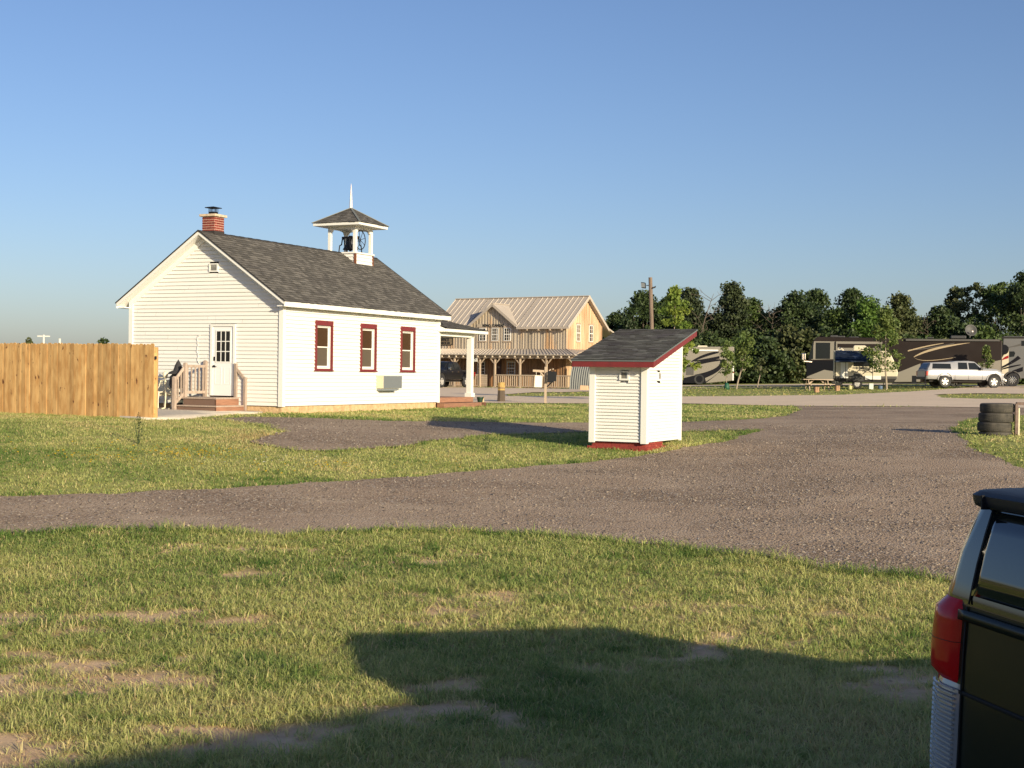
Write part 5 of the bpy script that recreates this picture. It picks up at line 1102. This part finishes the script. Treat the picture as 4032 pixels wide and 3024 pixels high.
# ---- right motorhome ----
def V5(cx,cy): return ((cx/5.924+3860-3930)/54.5,(1521-(cy/5.924+1280))/54.5)
Z5=g(35,99.); rm=thing('motorhome','grey motorhome with red accent and dark swirls at the right edge of the view','motorhome',(35.2,99,Z5),0)
mb=MB(); mb.prism([V5(*p) for p in ((450,1190),(470,400),(480,245),(4200,245),(4200,1230),(900,1230))],0,2.5); mb.build('body',[mat('silver_grey_gelcoat',(.15,.15,.15),.5,spec=.2)],rm,bevel=.06)
panel([(440,780),(500,680),(600,535),(618,540),(612,1130),(520,1150),(450,1100)],cream2,'corner_panel',rm,-.002,f=V5)
panel([(450,800),(520,730),(610,690),(610,760),(450,810)],taill,'red_accent',rm,-.01,f=V5)
panel([(622,600),(740,600),(765,640),(740,720),(622,735)],autoglass,'side_window',rm,-.006,f=V5); panel([(905,350),(1300,350),(1300,470),(905,470)],autoglass,'side_window',rm,-.006,f=V5)
panel([(440,255),(4200,255),(4200,300),(440,300)],darkedge,'roof_band',rm,-.004,f=V5)
swoosh('dark_swirl',((440,960),(640,870),(830,700)),((450,1000),(700,900),(900,760)),BK,rm,f=V5,y=-.012)
swoosh('dark_swirl',((450,1010),(640,930),(900,900)),((460,1030),(640,990),(900,920)),BK,rm,f=V5,y=-.013); swoosh('dark_swirl',((520,1150),(700,1040),(950,960)),((520,1190),(760,1120),(950,1060)),BK,rm,f=V5,y=-.014)
swoosh('dark_swirl',((560,500),(750,480),(1100,330)),((560,520),(750,500),(1100,420)),greyg,rm,f=V5,y=-.005)
x,_=V5(710,0); wheel(rm,x,.02,.50,.50,.28,.3,chrome,spokes=10)
mb=MB(); n=14; mb.tube([(x+.60*math.cos(PI*i/n),-.03,.52+.60*math.sin(PI*i/n)) for i in range(n+1)],.05,6); mb.build('wheel_arch',[greyg],rm)
mb=MB(); mb.lathe([(0,0),(.36,.0),(.36,.22),(0,.22)],20,axis='y'); o=mb.build('spare_cover',[blackm],rm); o.location=(V5(500,0)[0],-.3,V5(0,560)[1])
facecam(rm,3.4)
# picnic shelter at right edge
sh=thing('timber_shelter','rough timber table frame with slanting brace at the right edge before the grey motorhome','picnic table',(36.15,93,g(36,93)))
mb=MB(); mb.bar((-.55,0,1.55),(2.2,0,1.5),.5,.12); mb.build('top_beam',[gwood],sh)
for x in (-.28,1.9): mb=MB(); mb.bar((x,0,1.5),(x+.35,0,.0),.09,.12); mb.build('leg',[gwood],sh)
mb=MB(); mb.bar((-.2,0,1.35),(.3,.5,1.1),.07); mb.build('brace',[gwood],sh)
# picnic table
pt_=thing('picnic_table','weathered wooden picnic table on the grass left of the small trailer','picnic table',(19.64,88.3,g(19.6,88.3)+.0),R(2))
tz_=.74
for i in range(5): mb=MB(); mb.box((-.97,-.36+i*.15,tz_-.04),(.97,-.23+i*.15,tz_)); 
mb=MB()
for i in range(5): mb.box((-.97,-.36+i*.15,tz_-.04),(.97,-.23+i*.15,tz_))
mb.build('table_top',[gwood],pt_)
for s_ in (-1,1):
    mb=MB()
    for k in (0,1): mb.box((-.97,s_*.62-.13+k*.135,.40),(.97,s_*.62+k*.135,.44))
    mb.build('bench',[gwood],pt_)
for x in (-.62,.62):
    for s_ in (-1,1): mb=MB(); mb.bar((x,s_*.2,tz_-.04),(x,s_*.62,0),.045,.10); mb.build('leg',[gwood],pt_)
    mb=MB(); mb.bar((x+.05,-.74,.37),(x+.05,.74,.37),.04,.09); mb.bar((x,0,.36),(x*.35,0,tz_-.05),.04,.08); mb.build('brace',[gwood],pt_)
# log rounds
bark=mat('split_log',(.50,.30,.17),.85,n=(5,.45,.6,(.22,.13,.08)),bump=(20,.01),stretch=(3,3,.4))
for (px,py,d,lb) in ((3215,1546,82.8,'left cut log round standing on end on the grass'),(3297,1539,87.2,'right cut log round standing on end, under the trailer awning')):
    q=at(px,py,d); mb=MB(); mb.lathe([(0,0),(.165,0),(.16,.18),(.17,.35),(.0,.36)],14); o=mb.build('log_round',[bark],None,smooth=True,angle=40); o.location=(q.x,q.y,H(q.x,q.y)-.02); tag(o,lb,'log','cut log rounds by the picnic table')
# ================= TREES =================
def leafmat(name,c1,c2,trans=.3,rough=.55):
    m=bpy.data.materials.new(name); m.use_nodes=True; t=m.node_tree; N=t.nodes; K=t.links; b=N['Principled BSDF']
    at=N.new('ShaderNodeAttribute'); at.attribute_name='var'; x=N.new('ShaderNodeMix'); x.data_type='RGBA'; x.inputs[6].default_value=(*c1,1); x.inputs[7].default_value=(*c2,1); K.new(at.outputs['Fac'],x.inputs[0])
    K.new(x.outputs[2],b.inputs['Base Color']); b.inputs['Roughness'].default_value=rough; b.inputs['Specular IOR Level'].default_value=.3
    tr=N.new('ShaderNodeBsdfTranslucent'); K.new(x.outputs[2],tr.inputs[0]); ms=N.new('ShaderNodeMixShader'); ms.inputs[0].default_value=trans
    K.new(b.outputs[0],ms.inputs[1]); K.new(tr.outputs[0],ms.inputs[2]); K.new(ms.outputs[0],N['Material Output'].inputs[0]); return m
lf_dark=leafmat('dark_oak_leaf',(.026,.045,.018),(.068,.100,.032),.15); lf_mid=leafmat('mid_green_leaf',(.038,.068,.020),(.105,.15,.040),.2); lf_ced=leafmat('cedar_needles',(.022,.036,.018),(.066,.084,.035),.1)
lf_lit=leafmat('maple_leaf',(.09,.17,.03),(.27,.32,.06),.4); lf_sap=leafmat('sapling_leaf',(.075,.125,.03),(.18,.22,.06),.3); lf_olive=leafmat('olive_leaf',(.05,.07,.027),(.13,.14,.055),.2)
barkm=mat('tree_bark',(.10,.08,.06),.9,bump=(12,.02)); barkl=mat('pale_bark',(.30,.25,.19),.9,bump=(12,.01))
def crown_mesh(h0,h1,rad,shape,ncl,nl,ls,seed,spread=.5):
    r=np.random.RandomState(seed)
    # cluster centres in crown envelope
    t=r.rand(ncl)**.85; ang=r.rand(ncl)*2*PI
    if shape=='cone': env=(1-t)**.75*(.35+.65*np.minimum(1,t*6))
    elif shape=='oval': env=np.sqrt(np.clip(1-(2*t-1)**2,0.02,1))
    elif shape=='flame': env=np.sin(PI*np.clip(t*.93+.05,0,1))**.7*(1.1-.55*t)
    else: env=np.clip(1-(2*t-.85)**2*.85,0.05,1)
    # irregular boundary
    lump=1+.28*np.sin(ang*2+r.rand()*6+t*5)+.2*np.sin(ang*3+r.rand()*6-t*9)
    rr=rad*env*lump*np.sqrt(.25+.75*r.rand(ncl))
    cx=rr*np.cos(ang); cy=rr*np.sin(ang); cz=h0+(h1-h0)*t
    crad=spread*(.5+r.rand(ncl))
    k=r.randint(0,ncl,nl); u=r.normal(0,1,(nl,3)); u/=np.linalg.norm(u,axis=1)[:,None]; q=r.rand(nl)**(1/2.2)
    P=np.stack([cx[k],cy[k],cz[k]],1)+u*(crad[k]*q)[:,None]*np.array([1,1,.7])
    a=r.normal(0,1,(nl,3)); a/=np.linalg.norm(a,axis=1)[:,None]; b=np.cross(a,r.normal(0,1,(nl,3))); b/=np.linalg.norm(b,axis=1)[:,None]
    s=ls*(.5+r.rand(nl))[:,None]
    V=np.stack([P-a*s*.5,P+b*s*.34,P+a*s*.5+np.cross(a,b)*s*.1,P-b*s*.34],1).reshape(-1,3)
    F=np.arange(nl*4).reshape(-1,4)
    cl=r.rand(ncl); var=np.clip(cl[k]*.75+r.rand(nl)*.25,0,1)
    return V,F,var,np.stack([cx,cy,cz],1)
def tree(name,label,x,y,h,h0,rad,shape,lm_,ncl,nl,ls,group=None,trunk=.12,bk=None,seed=0,spread=.5,lean=(0,0),z=None,br=8,cat='tree'):
    z=H(x,y) if z is None else z
    t=thing(name,label,cat,(x,y,z-.05),0,group)
    V,F,var,C=crown_mesh(h0,h,rad,shape,ncl,nl,ls,seed,spread); V[:,0]+=lean[0]; V[:,1]+=lean[1]; C=C+np.array([lean[0],lean[1],0])
    o=fastmesh('crown',V,F,4,lm_,var); o.parent=t
    mb=MB(); top=Vector((lean[0],lean[1],h0+(h-h0)*.6)); mb.tube([(0,0,0),(top.x*.3,top.y*.3,h0*.5),(top.x*.7,top.y*.7,h0),top],[trunk*1.15,trunk*.95,trunk*.8,trunk*.25],8)
    for i in range(br):
        c=C[(i*7)%len(C)]; s=Vector((top.x*.8,top.y*.8,h0*.85+(c[2]-h0)*.35)); e=Vector(c); m_=s.lerp(e,.5)+Vector((0,0,-.08*h)); mb.tube([s,m_,e],[trunk*.4,trunk*.25,trunk*.08],5)
    mb.build('trunk',[bk or barkm],t,fix=False); return t
def px(x,y,d): return at(x,y,d)
TG='trees of the wooded line behind the campers'
tl=[ # px x, px top, half width px, kind, depth, label
(2425,1232,75,'round','d',150,'low dark oak at the left end of the tree line, beside the office gable'),
(2535,1150,62,'round','d',140,'dark oak behind the floodlight pole'),
(2640,1165,60,'round','m',145,'dark oak crown behind the bright young maple'),
(2716,1138,36,'flame','c',138,'narrow dark cedar rising right of the bright maple'),
(2785,1235,60,'round','d',142,'low dark tree at the foot of the bare snag'),
(2885,1118,52,'flame','c',140,'tall dark cedar with twin tips right of the bare snag'),
(2960,1175,62,'round','m',142,'rounded green tree on the right flank of the tall cedar'),
(3040,1232,55,'round','o',140,'brownish olive tree in the dip of the tree line'),
(3135,1148,62,'round','d',138,'leafy dark tree leaning left above the motorhome cab'),
(3215,1140,58,'flame','d',142,'tall pointed dark tree above the motorhome cab'),
(3355,1140,84,'round','d',142,'broad dark oak behind the young lawn tree'),
(3300,1225,55,'round','m',134,'mid green tree between the two big oaks over the motorhome'),
(3420,1180,50,'round','m2',132,'brighter green tree in front of the broad dark oak'),
(3545,1157,58,'cone','o',136,'olive cone-shaped cedar over the middle of the long motorhome'),
(3625,1262,50,'round','d',140,'low dark tree in the gap right of the olive cedar'),
(3700,1210,55,'round','d',138,'dark tree at the start of the tall right-hand grove'),
(3760,1128,62,'flame','o',150,'thin airy tree with sky showing through, left of the grove top'),
(3850,1095,84,'round','o',148,'airy grey-green tree at the top of the right-hand grove'),
(3945,1100,80,'round','m',146,'full green tree in the right-hand grove'),
(4040,1072,95,'round','d',140,'tallest black-green tree at the right edge'),
(4150,1085,100,'round','d',145,'dark tree just past the right edge')]
km={'d':lf_dark,'m':lf_mid,'c':lf_ced,'o':lf_olive,'m2':leafmat('fresh_green_leaf',(.06,.12,.022),(.14,.23,.045),.3)}
for i,(cx,ty_,hw_,shp,kk,d,lb) in enumerate(tl):
    p=at(cx,ty_,d); gz_=H(p.x,d); h=p.z-gz_; rad=hw_*d/5400
    airy=kk=='o' and cx>3700
    tree('oak_tree' if kk!='c' and shp!='cone' else 'cedar_tree',lb,p.x,d,h-.3,h*.10 if not airy else h*.3,rad*(1.9 if shp!='flame' else 1.6),shp,km[kk],int(110 if not airy else 80),int(14000 if not airy else 5200),.27,TG,.24,seed=i+3,spread=.85 if not airy else .55,br=10)
# understorey shrubs filling the base
for i in range(22):
    cx=2400+i*78+rnd.uniform(-12,12); d=rnd.uniform(129,136); p=at(cx,rnd.uniform(1290,1350),d); gz_=H(p.x,d); h=p.z-gz_
    tree('shrub','dense dark undergrowth filling the foot of the tree line',p.x,d,h,.0,rnd.uniform(2.0,2.6),'round',rnd.choice([lf_dark,lf_mid,lf_olive]),80,5200,.34,'undergrowth under the tree line',.08,seed=200+i,spread=.85,br=3,cat='shrub')
# bare snag
def bare_tree(name,label,x,y,h,lean,n,seed,r0_=.09,dropz=0):
    r=random.Random(seed); t=thing(name,label,'dead tree',(x,y,H(x,y))); mb=MB(); pts=[(0,0,0),(lean*.1,0,h*.45),(lean*.45,0,h*.72),(lean,0,h)]; mb.tube(pts,[r0_*2,r0_*1.4,r0_,r0_*.25],6); mb.build('trunk',[barkm],t)
    mb=MB()
    for i in range(n):
        z=h*r.uniform(.35,.95); f=(z/h); bx_=lean*max(0,(f-.45)/.55)**1.2 if f>.45 else 0; a=r.choice([-1,1])*r.uniform(.4,1.3); L_=h*r.uniform(.08,.2); p0=Vector((bx_,0,z)); p1=p0+Vector((a*L_*.5,r.uniform(-.3,.3),L_*.35)); p2=p1+Vector((a*L_*.5,0,L_*r.uniform(-.2,.5))); mb.tube([p0,p1,p2],[.028,.02,.008],4)
        for j in range(4): q=p1.lerp(p2,r.random()); mb.tube([q,q+Vector((r.uniform(-.5,.5),0,r.uniform(-.1,.6)))],[.018,.008],3)
    mb.build('branches',[barkm],t)
p=at(2790,1155,136); bare_tree('bare_snag','bare grey leafless tree leaning right in the gap of the tree line',p.x-1.0,136,p.z-H(p.x,136),1.5,14,5,.06)
p=at(3035,1190,137); bare_tree('bare_snag','thin twiggy dead top above the brownish olive tree',p.x,137,p.z-H(p.x,137),.4,22,8,.03)
p=at(3660,1230,137); bare_tree('bare_snag','small dead twigs in the gap before the right-hand grove',p.x,137,p.z-H(p.x,137),-.3,14,9,.025)
# near & mid trees
def pt2(cx,ct,cb,hw_,d,base): 
    p=at(cx,ct,d); q=at(cx,cb,d); b=at(base,1500,d); gz_=H(b.x,d); return b.x,p.z-gz_,q.z-gz_,hw_*d/5400,p.x-b.x
x,h,h0,rad,ln=pt2(2655,1132,1478,92,60,2652); tree('maple_tree','bright yellow-green young maple rising behind the outhouse roof','%f'%0 and x,60,h,h0-.1,rad,'round',lf_lit,60,3600,.15,None,.06,seed=71,spread=.26,bk=barkl)
x,h,h0,rad,ln=pt2(2930,1300,1452,43,97,2899); tree('sapling','leaning sapling with pale curved trunk between the two campers',x,97,h,h0,rad,'round',lf_sap,36,1800,.16,'young trees planted on the far lawn',.06,barkl,72,.34,(ln,0))
x,h,h0,rad,ln=pt2(2857,1345,1470,34,95,2860); tree('sapling','sapling with a green watering bag at its foot beside the striped motorhome',x,95,h,h0,rad,'flame',lf_sap,26,1500,.15,'young trees planted on the far lawn',.035,barkl,73,.3)
wb=thing('watering_bag','green watering bag wrapped round the foot of a sapling','watering bag',(x,94.8,H(x,95))); mb=MB(); mb.lathe([(0,0),(.20,0),(.19,.2),(.14,.4),(.05,.48),(0,.48)],12); mb.build('bag',[mat('green_bag',(.015,.09,.05),.6)],wb,smooth=True)
x,h,h0,rad,ln=pt2(2999,1408,1472,20,105,2982); tree('sapling','smallest thin sapling standing alone against the dark trees',x,105,h,h0,rad,'round',lf_olive,14,420,.15,'young trees planted on the far lawn',.04,barkl,74,.25,(ln,0))
x,h,h0,rad,ln=pt2(3480,1215,1455,92,89.5,3492); tree('lawn_tree','wide-skirted young tree in front of the motorhome and trailer','%f'%0 and x,89.5,h,h0,rad,'cone',lf_sap,70,3800,.15,'young trees planted on the far lawn',.07,barkl,75,.36,(ln*.5,0))
x,h,h0,rad,ln=pt2(3884,1366,1450,24,98,3880); tree('sapling','slim sapling behind the bonnet of the silver pickup',x,98,h,h0,rad,'flame',lf_sap,24,900,.15,'young trees planted on the far lawn',.03,barkl,76,.26)
x,h,h0,rad,ln=pt2(110,1300,1372,26,60,110); tree('sapling','pale feathery sapling tip showing over the left fence',x,60,h,h0-.4,rad,'cone',lf_olive,22,500,.13,'sapling tips behind the cedar fence',.02,barkl,77,.16,z=1.0)
x,h,h0,rad,ln=pt2(403,1305,1375,30,55,403); tree('sapling','dark spiky sapling tip showing over the fence near the schoolhouse',x,55,h,h0-.3,rad,'round',lf_dark,16,420,.16,'sapling tips behind the cedar fence',.02,barkm,78,.18,z=1.0)
p=at(172,1318,230); t=thing('utility_pole','tiny pale utility pole with crossarm far beyond the fence','utility pole',(p.x,230,H(p.x,230))); hh=p.z-H(p.x,230)
pm=mat('pale_pole',(.6,.58,.55),.7); mb=MB(); mb.tube([(0,0,0),(0,0,hh)],[.22,.16],8); mb.build('pole',[pm],t); mb=MB(); mb.bar((-1.05,0,hh-.25),(1.05,0,hh-.25),.14,.2); mb.build('crossarm',[pm],t)
p=at(235,1333,240); t=thing('utility_pole','second tiny pole without a crossarm farther right beyond the fence','utility pole',(p.x,240,H(p.x,240))); mb=MB(); mb.tube([(0,0,0),(0,0,p.z-H(p.x,240))],[.25,.2],8); mb.build('pole',[pm],t)
# ================= SUV (foreground right) =================
suv=thing('parked_suv','dark green-black sport utility vehicle with red and clear tail lamp, cut by the right edge','car',(2.355,6.10,0),R(12.1))
sp_=mat('dark_green_metallic',(.004,.008,.007),.3,metal=.0,coat=.08,spec=.15,n=(900,.45,.6,(.010,.016,.015)))
def lvl(z,xr,w,c=.16,xf=5.0): return (z,xr,w,c,xf)
# body levels: z, rear x, half width, corner radius, front x
LV=[(.34,.06,.88,.16,4.9),(.42,-.02,.94,.18,4.98),(.62,-.01,.965,.18,5.0),(.92,.0,.965,.18,4.98),(1.15,.01,.965,.18,4.9),(1.39,.028,.955,.18,4.6)]
def ring(z,xr,w,c,xf,off=0,n=8):
    pts=[]; w+=off; xr-=off; xf+=off
    for cx_,cy_,a0 in ((xr+c,w-c,90),(xr+c,-(w-c),180),(xf-c,-(w-c),270),(xf-c,w-c,0)):
        for i in range(n+1): a=R(a0+90*i/n); pts.append((cx_+c*math.cos(a),cy_+c*math.sin(a),z))
    return pts
def loftz(L_,mats,name,parent,cap=True,off=0):
    mb=MB(); V=[];n=0
    for l in L_: r=ring(*l,off=off); n=len(r); V+=r
    F=[(i*n+k,i*n+(k+1)%n,(i+1)*n+(k+1)%n,(i+1)*n+k) for i in range(len(L_)-1) for k in range(n)]
    if cap: F+= [tuple(range(n-1,-1,-1)),tuple((len(L_)-1)*n+k for k in range(n))]
    mb.add(V,F); return mb.build(name,mats,parent,smooth=True,angle=50)
loftz(LV,[sp_],'body',suv)
GH=[(1.38,.028,.955,.18,3.7),(1.43,.032,.952,.18,3.62),(1.50,.05,.94,.18,3.5),(1.64,.082,.925,.18,3.2),(1.78,.125,.885,.18,2.9),(1.87,.155,.86,.18,2.75)]
glt0=mat('dark_green_pillar',(.005,.009,.009),.10,coat=.6,spec=.4)
gh=loftz(GH,[glt0],'cabin',suv)
rf_=loftz([(1.862,.15,.845,.15,2.8),(1.872,.128,.862,.16,2.8),(1.895,.12,.866,.16,2.78),(1.925,.115,.865,.16,2.75),(1.945,.14,.84,.16,2.7),(1.956,.21,.77,.16,2.65),(1.962,.36,.62,.2,2.5)],[mat('dark_roof_trim',(.018,.020,.028),.5,spec=.3)],'roof',suv)
def ringpart(Ls,y0,y1,off,m,name,parent,thick=.0,n=24): # strip on rear surface between local y values, follows corner
    def pos(l,s): # s: distance from centre along rear toward +y then around the corner
        z,xr,w,c,xf=l; flat=w-c
        if abs(s)<=flat: return (xr-off,s,z)
        e=abs(s)-flat; a=e/c
        sg=1 if s>0 else -1
        if a<=PI/2: return (xr+c-(c+off)*math.cos(a),sg*(flat+(c+off)*math.sin(a)),z)
        return (xr+c+(e-c*PI/2),sg*(w+off),z)
    mb=MB(); V=[]
    for l in Ls:
        for i in range(n+1): V.append(pos(l,y0+(y1-y0)*i/n))
    F=[(j*(n+1)+i,j*(n+1)+i+1,(j+1)*(n+1)+i+1,(j+1)*(n+1)+i) for j in range(len(Ls)-1) for i in range(n)]
    mb.add(V,F); o=mb.build(name,[m],parent,smooth=True,angle=50)
    if thick: s_=o.modifiers.new('solid','SOLIDIFY'); s_.thickness=thick; s_.offset=0
    return o
def li(L_,z): # interpolate level
    for a,b in zip(L_,L_[1:]):
        if a[0]<=z<=b[0]: t=(z-a[0])/(b[0]-a[0]); return tuple(a[i]+(b[i]-a[i])*t for i in range(5))
    return L_[-1]
seam=mat('panel_gap',(.003,.003,.004),.8)
glt=mat('rear_glass',(.006,.009,.009),.05,spec=.5,coat=.6)
ringpart([li(GH,z) for z in (1.445,1.55,1.66,1.75,1.855)],-.60,.60,.006,glt,'rear_glass',suv,.004)
ringpart([li(GH,z) for z in (1.40,1.5,1.6,1.75,1.86)],.602,.614,.008,seam,'glass_seam',suv,.004)
ringpart([li(LV,z) for z in (1.32,1.345,1.37)],-.66,.66,.022,sp_,'tailgate_ledge',suv,.02)
ringpart([li(LV,z) for z in (.955,.975)],-.66,.66,.004,seam,'tailgate_gap',suv,.004)
ringpart([li(LV,z) for z in (.35,.42,.50)],-.95,.95,.04,greyplastic,'rear_bumper',suv,.04)
mb=MB(); mb.box((.104,.640,1.86),(.15,.652,1.93)); mb.build('spoiler_gap',[seam],rf_)
for sd in (-1,1): ringpart([li(LV,z) for z in (.44,.7,1.0,1.2,1.385)],sd*.625-.006,sd*.625+.006,.006,seam,'gate_gap',suv,.004,4)
# lamp: red upper, clear ribbed lower
def lampshape(z0,z1,y0,y1,off,m,name,par,bul=.02):
    zs=[z0+(z1-z0)*i/8 for i in range(9)]; mb=MB(); V=[]; n=16
    for i,z in enumerate(zs):
        l=li(LV,z) if z<1.38 else li(GH,z); t=i/8; e=off+bul*math.sin(PI*min(1,max(0,t)))**.3
        for k in range(n+1):
            s=y0+(y1-y0)*k/n; zz,xr,w,c,xf=l; flat=w-c; ed=e*math.sin(PI*k/n)**.35 if 0<k<n else -.01
            if i in (0,8): ed=min(ed,.002)
            if s<=flat: V.append((xr-ed,s,z))
            else:
                q=s-flat; a=q/c
                V.append((xr+c-(c+ed)*math.cos(a),flat+(c+ed)*math.sin(a),z) if a<PI/2 else (xr+c+(q-c*PI/2),w+ed,z))
    F=[(j*(n+1)+i,j*(n+1)+i+1,(j+1)*(n+1)+i+1,(j+1)*(n+1)+i) for j in range(8) for i in range(n)]
    mb.add(V,F); return mb.build(name,[m],par,smooth=True,angle=80)
redl=mat('red_lamp_lens',(.80,.008,.014),.12,coat=.3,trans=.25,spec=.3)
lamp=lampshape(1.0,1.41,.66,1.05,.035,redl,'tail_lamp',suv,.022)
hz=lampshape(.45,1.0,.63,.93,.014,mat('clear_lens',(.30,.29,.31),.12,coat=1),'clear_lens',lamp,.01)
lampshape(1.03,1.36,.80,1.0,.034,mat('amber_lens',(.22,.05,.015),.2,coat=.3),'side_marker',lamp,.024)
lampshape(1.20,1.205,.66,1.04,.036,seam,'lens_division',lamp,.024)
mb=MB()
for i in range(22):
    z=.46+i*.0245; l=li(LV,z)
    for k in range(6):
        def pp(s,dz):
            flat=l[2]-l[3]; c=l[3]
            if s<=flat: return Vector((l[1]-.03,s,z+dz))
            a=(s-flat)/c; return Vector((l[1]+c-(c+.03)*math.cos(a),flat+(c+.03)*math.sin(a),z+dz))
        s0=.65+k*.043; s1=s0+.043; p0,p1=pp(s0,0),pp(s1,0); mb.bar(p0,p1,.012,.008)
mb.build('lens_ribs',[mat('lens_rib',(.50,.47,.44),.2)],hz)
ringpart([li(LV,z) for z in (.54,.7,.9,1.0)],.925,.98,.012,redl,'red_reflector_edge',lamp,.008,6)
for x_ in (.95,3.95):
    for sd in (-1,1): wheel(suv,x_,sd*.86,.38,.38,.25,.24,alloy,side=sd)
mb=MB(); mb.hexa([(.4,.93,1.34),(3.2,.93,1.34),(3.2,.95,1.34),(.4,.95,1.34),(.65,.80,1.76),(2.75,.80,1.76),(2.75,.83,1.76),(.65,.83,1.76)]); mb.build('side_window',[autoglass],suv)
mb=MB(); mb.hexa([(.4,-.95,1.34),(3.2,-.95,1.34),(3.2,-.93,1.34),(.4,-.93,1.34),(.65,-.83,1.76),(2.75,-.83,1.76),(2.75,-.80,1.76),(.65,-.80,1.76)]); mb.build('side_window',[autoglass],suv)
# ================= the camper the picture is taken from (behind the viewer; its shadow falls on the grass) =================
cl_=thing('camper','white camper parked behind the viewpoint, casting the long shadow across the front grass','camper',(0,0,0),math.atan2(.67,.74))
cl_.location=(3.93,-1.19,0)
mb=MB(); mb.prism([(-8,.5),(4.9,.5),(4.9,2.6),(4.4,3.25),(-8,3.3)],-2.5,0.0,f=lambda p,q,t:(p,t,q)); mb.build('body',[cream2],cl_,bevel=.08)
for x_ in (-2.2,-1.2):
    wheel(cl_,x_,-.15,.38,.38,.22,.2,alloy,side=1); wheel(cl_,x_,-2.35,.38,.38,.22,.2,alloy,side=-1)
mb=MB(); mb.box((-1,.002,1.4),(.6,.02,2.2)); mb.box((2.2,.002,1.4),(3.6,.02,2.2)); mb.build('side_window',[autoglass],cl_)
mb=MB(); mb.box((-4.6,.002,.6),(-3.9,.03,2.4)); mb.build('door',[whitetrim],cl_)
